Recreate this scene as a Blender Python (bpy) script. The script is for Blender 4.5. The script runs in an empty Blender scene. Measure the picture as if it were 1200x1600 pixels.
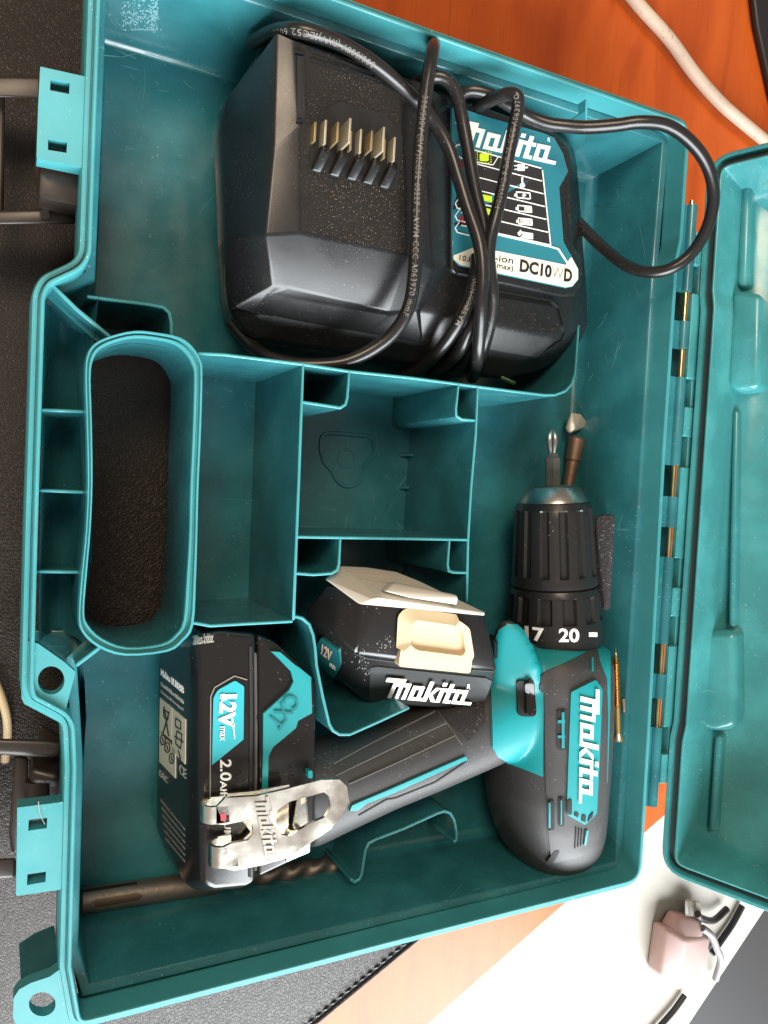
import bpy, bmesh, math, random
from mathutils import Vector, Matrix
from mathutils.bvhtree import BVHTree
from mathutils.geometry import tessellate_polygon
random.seed(7)
sc = bpy.context.scene
COL = sc.collection

# ------------------------------------------------------------------ camera
HC = 0.329                      # height of the lens above the desk
FPX = 1200.0
dn = Vector((-600, 55, -FPX)).normalized()
CZ = -dn
cx = Vector((2372, -123, -FPX)); cx = (cx - CZ * cx.dot(CZ)).normalized()
cy = CZ.cross(cx)
RM = Matrix((cx, cy, CZ))       # camera vector -> world vector
cam_d = bpy.data.cameras.new('camera')
cam_d.sensor_width = 36; cam_d.lens = 27; cam_d.clip_start = 0.005; cam_d.clip_end = 50
cam = bpy.data.objects.new('camera', cam_d); COL.objects.link(cam)
cam.matrix_world = Matrix.Translation((0, 0, HC)) @ RM.to_4x4()
sc.camera = cam
CAM = Vector((0, 0, HC))

# ------------------------------------------------------------------ light
w = bpy.data.worlds.new('World'); sc.world = w; w.use_nodes = True
bg = w.node_tree.nodes['Background']
bg.inputs[0].default_value = (1.0, 0.86, 0.74, 1); bg.inputs[1].default_value = 0.36
def area(name, loc, look, sx, sy, power, col):
    d = bpy.data.lights.new(name, 'AREA'); d.shape = 'RECTANGLE'; d.size = sx; d.size_y = sy
    d.energy = power; d.color = col
    o = bpy.data.objects.new(name, d); COL.objects.link(o); o.location = loc
    o.rotation_euler = (Vector(look) - Vector(loc)).to_track_quat('-Z', 'Y').to_euler()
    return o
area('window_light', (0.52, -1.70, 1.02), (0.34, -0.30, 0.72), 2.3, 1.5, 205, (0.92, 0.97, 1.0))
area('room_light', (-0.34, 0.62, 1.25), (0.12, 0.0, 0.0), 0.6, 0.45, 12.0, (1.0, 0.80, 0.58))
sc.view_settings.view_transform = 'Standard'; sc.view_settings.look = 'None'
sc.view_settings.exposure = 0.0; sc.view_settings.gamma = 1.0

# ------------------------------------------------------------------ helpers
def ray(px, py):
    return (RM @ Vector((px - 600, -(py - 800), -FPX))).normalized()
def S(px, py, z):
    """world point that lies at height z under picture point px, py"""
    r = ray(px, py)
    return CAM + r * ((z - HC) / r.z)
def V3(x, y, z): return Vector((x, y, z))

def link(name, me, mat=None, parent=None):
    o = bpy.data.objects.new(name, me); COL.objects.link(o)
    if mat is not None:
        me.materials.clear(); me.materials.append(mat)
    if parent is not None:
        o.parent = parent
        base = parent
        o.matrix_parent_inverse = parent.get('_inv_m', None) or base_inv(parent)
    return o
def base_inv(p):
    m = Matrix.Identity(4)
    q = p
    while q is not None:
        if q.type == 'EMPTY': m = Matrix.Translation(q.location)
        q = q.parent
    return m.inverted() if p.type == 'EMPTY' else Matrix.Identity(4)
def empty(name, loc, label, cat, group=None):
    o = bpy.data.objects.new(name, None); COL.objects.link(o); o.location = loc
    o.empty_display_size = 0.01
    o['label'] = label; o['category'] = cat
    if group: o['group'] = group
    return o
def tag(o, label=None, cat=None, kind=None):
    if label: o['label'] = label
    if cat: o['category'] = cat
    if kind: o['kind'] = kind
    return o
def finish(bm, name, mat, parent=None, smooth=35):
    bmesh.ops.recalc_face_normals(bm, faces=bm.faces[:])
    me = bpy.data.meshes.new(name); bm.to_mesh(me); bm.free()
    if smooth:
        for p in me.polygons: p.use_smooth = True
        me.set_sharp_from_angle(angle=math.radians(smooth))
    return link(name, me, mat, parent)
def bev(bm, off, seg=2, ang=20):
    es = [e for e in bm.edges if len(e.link_faces) == 2 and e.calc_face_angle(0) > math.radians(ang)]
    if es and off > 0:
        bmesh.ops.bevel(bm, geom=es, offset=off, segments=seg, profile=0.5, affect='EDGES', clamp_overlap=True)
def hull(name, pts, mat, parent=None, b=0.0015, seg=3, dis=6, smooth=40, ang=15):
    bm = bmesh.new()
    for p in pts: bm.verts.new(p)
    r = bmesh.ops.convex_hull(bm, input=bm.verts[:])
    dele = [g for g in r['geom_interior'] if isinstance(g, bmesh.types.BMVert)] + [v for v in bm.verts if not v.link_faces]
    if dele: bmesh.ops.delete(bm, geom=list(set(dele)), context='VERTS')
    bmesh.ops.dissolve_limit(bm, angle_limit=math.radians(dis), verts=bm.verts[:], edges=bm.edges[:])
    bmesh.ops.recalc_face_normals(bm, faces=bm.faces[:])
    bev(bm, b, seg, ang)
    return finish(bm, name, mat, parent, smooth)
def prism(name, top, zb, mat, parent=None, b=0.0006, seg=2, taper=0.0, smooth=40):
    """top: list of world Vectors; extruded straight down to zb"""
    bm = bmesh.new()
    c = sum(top, Vector()) / len(top)
    t = [bm.verts.new(p) for p in top]
    bo = [bm.verts.new((p.x + (p.x - c.x) * taper, p.y + (p.y - c.y) * taper, zb)) for p in top]
    bm.faces.new(t); bm.faces.new(bo[::-1])
    n = len(t)
    for i in range(n): bm.faces.new((t[i], bo[i], bo[(i + 1) % n], t[(i + 1) % n]))
    bmesh.ops.recalc_face_normals(bm, faces=bm.faces[:])
    bev(bm, b, seg)
    return finish(bm, name, mat, parent, smooth)
def box(bm, c, s, rot=None):
    m = Matrix.Translation(c) @ (rot.to_4x4() if rot else Matrix.Identity(4)) @ Matrix.Diagonal((s[0], s[1], s[2], 1))
    return bmesh.ops.create_cube(bm, size=1, matrix=m)
def bbox_obj(name, c, s, mat, parent=None, b=0.0008, rot=None, seg=2):
    bm = bmesh.new(); box(bm, c, s, rot); bev(bm, b, seg)
    return finish(bm, name, mat, parent)
def offset_poly(pts, d):
    """pts CCW list of (x,y): positive d moves inward"""
    n = len(pts); out = []
    for i in range(n):
        p0 = Vector(pts[i - 1][:2]); p1 = Vector(pts[i][:2]); p2 = Vector(pts[(i + 1) % n][:2])
        e1 = (p1 - p0).normalized(); e2 = (p2 - p1).normalized()
        n1 = Vector((-e1.y, e1.x)); n2 = Vector((-e2.y, e2.x))
        m = n1 + n2
        k = 1.0 + n1.dot(n2)
        m = m / max(k, 0.25)
        out.append(p1 + m * d)
    return out
def round_poly(pts, radii, seg=5):
    out = []; n = len(pts)
    for i in range(n):
        r = radii[i] if isinstance(radii, (list, tuple)) else radii
        p0, p1, p2 = Vector(pts[i - 1]), Vector(pts[i]), Vector(pts[(i + 1) % n])
        if r <= 0: out.append(p1); continue
        a, b_ = p0 - p1, p2 - p1
        r = min(r, a.length * 0.45, b_.length * 0.45)
        q0 = p1 + a.normalized() * r; q2 = p1 + b_.normalized() * r
        for k in range(seg + 1):
            t = k / seg
            out.append(q0 * (1 - t) ** 2 + p1 * 2 * t * (1 - t) + q2 * t * t)
    return out
def loft(name, rings, mat, parent=None, closed=True, cap0=False, cap1=False, smooth=35, capfill=False):
    bm = bmesh.new()
    R = [[bm.verts.new(p) for p in r] for r in rings]
    n = len(R[0])
    for a, b_ in zip(R, R[1:]):
        for i in range(n if closed else n - 1):
            j = (i + 1) % n
            try: bm.faces.new((a[i], a[j], b_[j], b_[i]))
            except ValueError: pass
    for ok, r in ((cap0, R[0]), (cap1, R[-1])):
        if not ok: continue
        if capfill:
            for t in tessellate_polygon([[v.co for v in r]]):
                try: bm.faces.new([r[i] for i in t])
                except ValueError: pass
        else: bm.faces.new(r)
    return finish(bm, name, mat, parent, smooth)
def smooth_path(pts, sub=6, closed=False):
    P = [Vector(p) for p in pts]
    if closed: P = [P[-1]] + P + [P[0], P[1]]
    else: P = [P[0] * 2 - P[1]] + P + [P[-1] * 2 - P[-2]]
    out = []
    for i in range(1, len(P) - 2):
        p0, p1, p2, p3 = P[i - 1], P[i], P[i + 1], P[i + 2]
        for k in range(sub):
            t = k / sub
            out.append(0.5 * ((2 * p1) + (p2 - p0) * t + (2 * p0 - 5 * p1 + 4 * p2 - p3) * t * t + (3 * p1 - p0 - 3 * p2 + p3) * t ** 3))
    if not closed: out.append(P[-2])
    return out
def tube_bm(bm, pts, r, seg=12, cap=True):
    n = len(pts); rings = []
    up = Vector((0, 0, 1)); prev = None
    for i, p in enumerate(pts):
        t = (pts[min(i + 1, n - 1)] - pts[max(i - 1, 0)]).normalized()
        if prev is None:
            s = t.cross(up)
            if s.length < 1e-3: s = t.cross(Vector((1, 0, 0)))
            s.normalize()
        else:
            s = (prev - t * prev.dot(t)).normalized()
        prev = s
        b_ = s.cross(t)
        rr = r[i] if isinstance(r, (list, tuple)) else r
        rings.append([bm.verts.new(p + s * (rr * math.cos(a)) + b_ * (rr * math.sin(a))) for a in [2 * math.pi * k / seg for k in range(seg)]])
    for a, b_ in zip(rings, rings[1:]):
        for i in range(seg):
            j = (i + 1) % seg
            bm.faces.new((a[i], a[j], b_[j], b_[i]))
    if cap:
        bm.faces.new(rings[0][::-1]); bm.faces.new(rings[-1])
def tube(name, pts, r, mat, parent=None, seg=12, sub=6, smooth=50):
    bm = bmesh.new(); tube_bm(bm, smooth_path(pts, sub) if sub else [Vector(p) for p in pts], r, seg)
    return finish(bm, name, mat, parent, smooth)
def lathe(name, axis0, axis1, prof, mat, parent=None, seg=48, flute=None, smooth=35):
    """prof: (t along axis in metres, radius)"""
    d = (axis1 - axis0).normalized(); s = d.cross(Vector((0, 0, 1))).normalized(); u = s.cross(d)
    rings = []
    for t, r in prof:
        ring = []
        for k in range(seg):
            a = 2 * math.pi * k / seg
            rr = flute(t, a, r) if flute else r
            ring.append(axis0 + d * t + s * rr * math.cos(a) + u * rr * math.sin(a))
        rings.append(ring)
    return loft(name, rings, mat, parent, True, True, True, smooth)
def wall(name, line, z0, th, mat, parent=None, closed=False, z1=None, b=0.0003, edge=None):
    """upright sheet whose top edge follows the world points line"""
    n = len(line); bm = bmesh.new(); L = []
    for i, p in enumerate(line):
        a = line[i - 1] if (i > 0 or closed) else p
        c = line[(i + 1) % n] if (i < n - 1 or closed) else p
        e1 = (p - a); e2 = (c - p); e1.z = e2.z = 0
        if e1.length < 1e-9: e1 = e2
        if e2.length < 1e-9: e2 = e1
        e1.normalize(); e2.normalize()
        n1 = Vector((-e1.y, e1.x, 0)); n2 = Vector((-e2.y, e2.x, 0))
        m = (n1 + n2) / max(1 + n1.dot(n2), 0.4) * (th / 2)
        zt = p.z
        L.append([bm.verts.new((p.x + m.x, p.y + m.y, zt)), bm.verts.new((p.x - m.x, p.y - m.y, zt)),
                  bm.verts.new((p.x - m.x * 1.5, p.y - m.y * 1.5, z0)), bm.verts.new((p.x + m.x * 1.5, p.y + m.y * 1.5, z0))])
    for i in range(n if closed else n - 1):
        A, B = L[i], L[(i + 1) % n]
        for k in range(4): bm.faces.new((A[k], A[(k + 1) % 4], B[(k + 1) % 4], B[k]))
    if not closed:
        bm.faces.new(L[0][::-1]); bm.faces.new(L[-1])
    bmesh.ops.recalc_face_normals(bm, faces=bm.faces[:])
    if b: 
        es = [e for e in bm.edges if len(e.link_faces) == 2 and e.calc_face_angle(0) > 1.2]
        bmesh.ops.bevel(bm, geom=es, offset=b, segments=1, affect='EDGES', clamp_overlap=True)
    o = finish(bm, name, mat, parent, 40)
    if edge is not None:
        o.data.materials.append(edge)
        for p in o.data.polygons:
            if p.normal.z > 0.5: p.material_index = 1  # upward faces get the edge colour with light painted in
    return o
def bvh(*objs):
    vs, fs = [], []
    for o in objs:
        k = len(vs); vs += [v.co.copy() for v in o.data.vertices]
        fs += [[k + i for i in p.vertices] for p in o.data.polygons]
    return BVHTree.FromPolygons(vs, fs)
def drape_mesh(tree, polys, off, base=-0.0003, res=None, maxrise=None):
    """polys in picture points laid on the surface the lens meets there; returns a bmesh with thickness"""
    bm = bmesh.new()
    for poly in polys:
        vs = [bm.verts.new((p[0], p[1], 0)) for p in poly]
        if len(poly) > 4:
            for t in tessellate_polygon([[v.co for v in vs]]):
                try: bm.faces.new([vs[i] for i in t])
                except ValueError: pass
        else:
            try: bm.faces.new(vs)
            except ValueError: pass
    if res:
        bmesh.ops.triangulate(bm, faces=bm.faces[:])
        for _ in range(7):
            es = [e for e in bm.edges if e.calc_length() > res]
            if not es: break
            bmesh.ops.subdivide_edges(bm, edges=es, cuts=1)
            bmesh.ops.triangulate(bm, faces=bm.faces[:])
    bad = []; low = {}
    for v in bm.verts:
        d = ray(v.co.x, v.co.y)
        hit, nor, _, dist = tree.ray_cast(CAM, d)
        if hit is None: bad.append(v); continue
        if nor.dot(d) > 0: nor = -nor
        v.co = hit + nor * off; low[v] = hit + nor * base
    if bad: bmesh.ops.delete(bm, geom=bad, context='VERTS')
    bm.normal_update()
    be = [e for e in bm.edges if len(e.link_faces) == 1]
    lv = {}
    for e in be:
        for v in e.verts:
            if v not in lv: lv[v] = bm.verts.new(low[v])
    for e in be:
        a, b_ = e.verts
        try: bm.faces.new((a, b_, lv[b_], lv[a]))
        except ValueError: pass
    return bm
def drape(name, tree, polys, off, mat, parent, res=7, base=-0.0003, smooth=40):
    if polys and not isinstance(polys[0][0], (list, tuple, Vector)): polys = [polys]
    return finish(drape_mesh(tree, polys, off, base, res), name, mat, parent, smooth)
def txt(body, bold=0.0, spacing=1.0):
    c = bpy.data.curves.new('lettering', 'FONT'); c.body = body; c.size = 1; c.offset = bold
    c.resolution_u = 3; c.space_character = spacing
    o = bpy.data.objects.new('lettering', c)
    me = bpy.data.meshes.new_from_object(o)
    vs = [(v.co.x, v.co.y) for v in me.vertices]; fs = [tuple(p.vertices) for p in me.polygons]
    bpy.data.objects.remove(o); bpy.data.meshes.remove(me); bpy.data.curves.remove(c)
    x0 = min(v[0] for v in vs) + bold; x1 = max(v[0] for v in vs) - bold; y0 = min(v[1] for v in vs) + bold; y1 = max(v[1] for v in vs) - bold
    return [((x - x0) / (x1 - x0), (y - y0) / (y1 - y0)) for x, y in vs], fs
def tri_mesh_drape(name, tree, vf, O, U, V, off, mat, parent, base=None, flat_shade=True):
    vs, fs = vf
    bm = bmesh.new(); L = []
    for u, v in vs:
        px = O[0] + u * U[0] + v * V[0]; py = O[1] + u * U[1] + v * V[1]
        d = ray(px, py); hit, nor, _, _ = tree.ray_cast(CAM, d)
        if hit is None: L.append(None); continue
        if nor.dot(d) > 0: nor = -nor
        L.append((bm.verts.new(hit + nor * off), hit + nor * (base if base is not None else off - 0.0002)))
    for f in fs:
        if any(L[i] is None for i in f): continue
        try: bm.faces.new([L[i][0] for i in f])
        except ValueError: pass
    be = [e for e in bm.edges if len(e.link_faces) == 1]
    low = {a[0]: a[1] for a in L if a}; lv = {}
    for e in be:
        for v in e.verts:
            if v not in lv: lv[v] = bm.verts.new(low[v])
    for e in be:
        a, b_ = e.verts; bm.faces.new((a, b_, lv[b_], lv[a]))
    bmesh.ops.delete(bm, geom=[v for v in bm.verts if not v.link_faces], context='VERTS')
    return finish(bm, name, mat, parent, 0)
def dtext(name, tree, body, O, U, V, off, mat, parent, bold=0.0, spacing=1.0):
    return tri_mesh_drape(name, tree, txt(body, bold, spacing), O, U, V, off, mat, parent)
def rect(x0, y0, x1, y1): return [(x0, y0), (x1, y0), (x1, y1), (x0, y1)]
def brand_word(shear=0.2):
    G = [(1.06, [rect(-.36, .80, .60, 1.0), rect(.05, 0, .25, .80), rect(.25, .62, .93, .80), rect(.40, 0, .58, .62), rect(.75, 0, .93, .62)])]
    a = [rect(0, .54, .57, .72), rect(.38, .15, .57, .54), rect(0, .15, .19, .54), rect(0, 0, .72, .15)]
    k = [rect(0, 0, .2, 1), [(.2, .30), (.36, .36), (.64, .72), (.42, .72)], [(.2, .30), (.44, 0), (.68, 0), (.36, .36)]]
    i = [rect(0, 0, .2, .72), rect(0, .83, .2, 1.0)]
    t = [rect(.08, .15, .28, .56), rect(-.06, .56, .46, .72), rect(.08, .72, .28, .97), rect(.08, 0, .44, .15)]
    a2 = a[:3] + [rect(0, 0, .98, .15)]
    G += [(.72, a), (.66, k), (.28, i), (.50, t), (.9, a2)]
    vs, fs = [], []; x = 0
    for adv, polys in G:
        for p in polys:
            b0 = len(vs); vs += [(x + q[0] + shear * q[1], q[1]) for q in p]; fs.append(tuple(range(b0, b0 + len(p))))
        x += adv
    x0 = min(v[0] for v in vs); x1 = max(v[0] for v in vs)
    return [((u - x0) / (x1 - x0), v) for u, v in vs], fs
WORD = brand_word()
def circ(cx_, cy_, rx, ry=None, n=20, a0=0):
    ry = ry or rx
    return [(cx_ + rx * math.cos(2 * math.pi * k / n + a0), cy_ + ry * math.sin(2 * math.pi * k / n + a0)) for k in range(n)]
def stroke(pts, w_):
    """flat line of width w_ in picture points -> list of quads"""
    out = []
    for a, b_ in zip(pts, pts[1:]):
        dx, dy = b_[0] - a[0], b_[1] - a[1]; l = math.hypot(dx, dy) or 1
        nx, ny = -dy / l * w_ / 2, dx / l * w_ / 2
        out.append([(a[0] + nx, a[1] + ny), (b_[0] + nx, b_[1] + ny), (b_[0] - nx, b_[1] - ny), (a[0] - nx, a[1] - ny)])
    return out
def ringpolys(A, B): return [[A[i], A[(i + 1) % len(A)], B[(i + 1) % len(A)], B[i]] for i in range(len(A))]
def grow(poly, k):
    cx_ = sum(p[0] for p in poly) / len(poly); cy_ = sum(p[1] for p in poly) / len(poly)
    return [(p[0] + (cx_ - p[0]) * k, p[1] + (cy_ - p[1]) * k) for p in poly]
def rrect(x0, y0, x1, y1, r, seg=4): return [tuple(p) for p in round_poly(rect(x0, y0, x1, y1), r, seg)]

# ------------------------------------------------------------------ materials
def mat(name, col, rough=0.4, metal=0.0, spec=0.5, bump=None, dust=None, var=0.0, coat=0.0, rvar=0.0, scratch=None):
    m = bpy.data.materials.new(name); m.use_nodes = True; nt = m.node_tree; N = nt.nodes; K = nt.links.new
    b = N['Principled BSDF']
    b.inputs['Base Color'].default_value = (*col, 1); b.inputs['Roughness'].default_value = rough
    b.inputs['Metallic'].default_value = metal; b.inputs['Specular IOR Level'].default_value = spec
    b.inputs['Coat Weight'].default_value = coat
    tc = N.new('ShaderNodeTexCoord'); src = None
    def noise(scale, detail=3, stretch=None, rot=0):
        n = N.new('ShaderNodeTexNoise'); n.inputs['Scale'].default_value = scale; n.inputs['Detail'].default_value = detail
        if stretch:
            mp = N.new('ShaderNodeMapping'); mp.inputs['Scale'].default_value = stretch; mp.inputs['Rotation'].default_value = (0, 0, rot)
            K(tc.outputs['Object'], mp.inputs[0]); K(mp.outputs[0], n.inputs['Vector'])
        else: K(tc.outputs['Object'], n.inputs['Vector'])
        return n
    def ramp(sock, a, c_):
        r = N.new('ShaderNodeMapRange'); r.inputs[1].default_value = a; r.inputs[2].default_value = c_; K(sock, r.inputs[0]); return r.outputs[0]
    colsock = None
    def mix(fac, c2):
        nonlocal colsock
        x = N.new('ShaderNodeMix'); x.data_type = 'RGBA'
        K(fac, x.inputs[0])
        if colsock is None: x.inputs[6].default_value = (*col, 1)
        else: K(colsock, x.inputs[6])
        x.inputs[7].default_value = (*c2, 1); colsock = x.outputs[2]
    if var:
        mix(ramp(noise(38, 5).outputs[0], 0.42, 0.75), tuple(min(1, c * (1 + var) + 0.01 * var) for c in col))
    if scratch:
        for k, (rot, st) in enumerate([(0.35, (9, 500, 60)), (1.3, (7, 420, 60)), (2.4, (12, 600, 80))]):
            f = ramp(noise(1.0, 2, st, rot).outputs[0], 0.725, 0.80)
            mm = N.new('ShaderNodeMath'); mm.operation = 'MULTIPLY'; K(f, mm.inputs[0])
            K(ramp(noise(26 + 9 * k, 2).outputs[0], 0.50, 0.62), mm.inputs[1]); mix(mm.outputs[0], scratch)
    if dust:
        dcol, sc_, th = dust
        f = ramp(noise(sc_, 1).outputs[0], th, th + 0.035)
        mm = N.new('ShaderNodeMath'); mm.operation = 'MULTIPLY'; K(f, mm.inputs[0]); K(ramp(noise(30, 2).outputs[0], 0.36, 0.66), mm.inputs[1])
        mix(mm.outputs[0], dcol)
    if colsock is not None: K(colsock, b.inputs['Base Color'])
    if rvar:
        r = N.new('ShaderNodeMapRange'); r.inputs[1].default_value = 0.3; r.inputs[2].default_value = 0.7
        r.inputs[3].default_value = max(0.03, rough - rvar); r.inputs[4].default_value = rough + rvar
        K(noise(55, 4).outputs[0], r.inputs[0]); K(r.outputs[0], b.inputs['Roughness'])
    if bump:
        sc_, st, dist = bump
        n = noise(sc_, 3); bp = N.new('ShaderNodeBump'); bp.inputs['Strength'].default_value = st; bp.inputs['Distance'].default_value = dist
        K(n.outputs[0], bp.inputs['Height']); K(bp.outputs[0], b.inputs['Normal'])
    return m
TEAL = (0.019, 0.122, 0.138)
TEAL_EDGE_LIT = (0.050, 0.262, 0.282)  # case teal brightened: light on the exposed tops painted into the colour
M_case = mat('teal_case_plastic', TEAL, 0.25, spec=0.6, bump=(45, 0.09, 0.002), dust=((0.17, 0.33, 0.33), 900, 0.715), var=0.6, rvar=0.12, scratch=(0.16, 0.36, 0.37))
M_rim_lit = mat('teal_lit_edge_plastic', TEAL_EDGE_LIT, 0.36, spec=0.5, bump=(80, 0.05, 0.002), dust=((0.35, 0.5, 0.5), 1000, 0.74), var=0.2, rvar=0.1)
M_lid_lit = mat('teal_lit_lid_plastic', (0.045, 0.235, 0.245), 0.22, spec=0.6, bump=(45, 0.10, 0.002), dust=((0.25, 0.42, 0.42), 800, 0.70), var=0.5, rvar=0.09, scratch=(0.22, 0.42, 0.43))  # case teal lightened, colour stands in for light the lid lacks
M_drillteal = mat('teal_drill_plastic', (0.006, 0.25, 0.27), 0.42, spec=0.5, bump=(2600, 0.08, 0.0003))
M_black = mat('black_gloss_plastic', (0.010, 0.010, 0.011), 0.30, spec=0.5, bump=(1500, 0.05, 0.0003), dust=((0.18, 0.15, 0.12), 1700, 0.70), rvar=0.06)
M_dusty = mat('dusty_black_plastic', (0.013, 0.012, 0.011), 0.33, spec=0.5, bump=(1500, 0.08, 0.0003), dust=((0.26, 0.21, 0.16), 1700, 0.66), rvar=0.06)
M_rubber = mat('charcoal_overmould', (0.042, 0.041, 0.042), 0.50, spec=0.45, bump=(2400, 0.25, 0.0003), dust=((0.22, 0.21, 0.20), 1200, 0.71))
M_gear = mat('black_chuck_plastic', (0.014, 0.013, 0.013), 0.31, spec=0.5, bump=(1600, 0.10, 0.0003), dust=((0.20, 0.17, 0.14), 900, 0.72))
M_pack = mat('black_battery_plastic', (0.010, 0.009, 0.009), 0.23, spec=0.55, bump=(1200, 0.05, 0.0003), dust=((0.25, 0.22, 0.2), 1000, 0.74))
M_cord = mat('black_cord_jacket', (0.012, 0.011, 0.011), 0.28, spec=0.5, bump=(900, 0.06, 0.0003), dust=((0.18, 0.15, 0.12), 1300, 0.72))
M_white = mat('white_ink', (0.78, 0.77, 0.73), 0.5)
M_grey = mat('grey_print', (0.30, 0.29, 0.27), 0.6)
M_cream = mat('cream_plastic', (0.62, 0.49, 0.31), 0.35, var=0.08)
M_pale = mat('pale_translucent_plastic', (0.46, 0.41, 0.34), 0.32, var=0.1)
M_label = mat('cream_label', (0.78, 0.72, 0.58), 0.4)
M_labelteal = mat('teal_label', (0.020, 0.165, 0.205), 0.36)
M_labelblack = mat('black_label', (0.022, 0.021, 0.022), 0.36, dust=((0.2, 0.2, 0.2), 1100, 0.72))
M_lime = mat('lime_mark', (0.55, 0.72, 0.02), 0.5)
M_red = mat('red_mark', (0.40, 0.015, 0.03), 0.5)
M_ink = mat('black_ink', (0.012, 0.012, 0.013), 0.5)
M_hole = mat('dark_opening', (0.006, 0.006, 0.006), 0.7)
M_steel = mat('scuffed_zinc_steel', (0.80, 0.75, 0.67), 0.255, metal=1.0, rvar=0.13, var=0.35, scratch=(0.20, 0.18, 0.15), bump=(380, 0.16, 0.0003))
M_nose = mat('turned_steel', (0.42, 0.40, 0.37), 0.30, metal=1.0, bump=(600, 0.05, 0.0003))
M_brass = mat('brass', (0.80, 0.60, 0.30), 0.26, metal=1.0, rvar=0.08)
M_blade = mat('dull_brass_blade', (0.44, 0.38, 0.27), 0.42, metal=0.55, dust=((0.6, 0.52, 0.4), 900, 0.68))
M_brassdark = mat('aged_brass_contact', (0.30, 0.22, 0.11), 0.45, metal=0.6, dust=((0.5, 0.42, 0.3), 900, 0.66))
M_gold = mat('yellow_zinc_screw', (0.72, 0.46, 0.16), 0.30, metal=1.0)
M_bit = mat('oxidised_tool_steel', (0.175, 0.155, 0.135), 0.48, metal=0.8, bump=(500, 0.35, 0.0004), var=0.5)
M_bit2 = mat('rusty_tool_steel', (0.20, 0.12, 0.08), 0.5, metal=0.7, bump=(600, 0.4, 0.0004), var=0.6)
M_felt = mat('grey_felt', (0.05, 0.047, 0.05), 0.95, spec=0.1, bump=(1800, 0.9, 0.0012), dust=((0.25, 0.24, 0.24), 900, 0.64))
M_latch = mat('brown_black_latch', (0.030, 0.022, 0.018), 0.36, spec=0.5, bump=(700, 0.05, 0.0004))
M_sill = mat('white_painted_sill', (0.40, 0.375, 0.33), 0.5, var=0.04)
M_pink = mat('pinkish_adapter', (0.42, 0.29, 0.27), 0.45)
M_cablew = mat('dirty_white_cable', (0.50, 0.39, 0.30), 0.55, var=0.2, bump=(300, 0.1, 0.0005), dust=((0.25, 0.18, 0.12), 500, 0.64))
M_seal = mat('grey_lid_groove', (0.045, 0.062, 0.060), 0.55)
M_dark = mat('dark_grey_surface', (0.028, 0.027, 0.028), 0.5)
M_blackmat = mat('black_satin', (0.012, 0.011, 0.013), 0.4)
def leather():
    m = mat('black_grained_leather', (0.024, 0.0190, 0.0160), 0.42, spec=0.36)
    nt = m.node_tree; N = nt.nodes; K = nt.links.new; b = N['Principled BSDF']
    tc = N.new('ShaderNodeTexCoord')
    dv = N.new('ShaderNodeTexNoise'); dv.inputs['Scale'].default_value = 350; K(tc.outputs['Object'], dv.inputs['Vector'])
    mx = N.new('ShaderNodeMix'); mx.data_type = 'VECTOR'; mx.inputs[0].default_value = 0.0022
    K(tc.outputs['Object'], mx.inputs[4]); K(dv.outputs['Color'], mx.inputs[5])
    v = N.new('ShaderNodeTexVoronoi'); v.feature = 'DISTANCE_TO_EDGE'; v.inputs['Scale'].default_value = 760; K(mx.outputs[1], v.inputs['Vector'])
    r = N.new('ShaderNodeMapRange'); r.inputs[1].default_value = 0.0; r.inputs[2].default_value = 0.13; K(v.outputs['Distance'], r.inputs[0])
    n = N.new('ShaderNodeTexNoise'); n.inputs['Scale'].default_value = 1500; K(tc.outputs['Object'], n.inputs['Vector'])
    ad = N.new('ShaderNodeMath'); ad.operation = 'MULTIPLY_ADD'; ad.inputs[1].default_value = 0.16; K(n.outputs[0], ad.inputs[0]); K(r.outputs[0], ad.inputs[2])
    bp = N.new('ShaderNodeBump'); bp.inputs['Strength'].default_value = 0.42; bp.inputs['Distance'].default_value = 0.00028
    K(ad.outputs[0], bp.inputs['Height']); K(bp.outputs[0], b.inputs['Normal'])
    return m
M_leather = leather()
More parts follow.
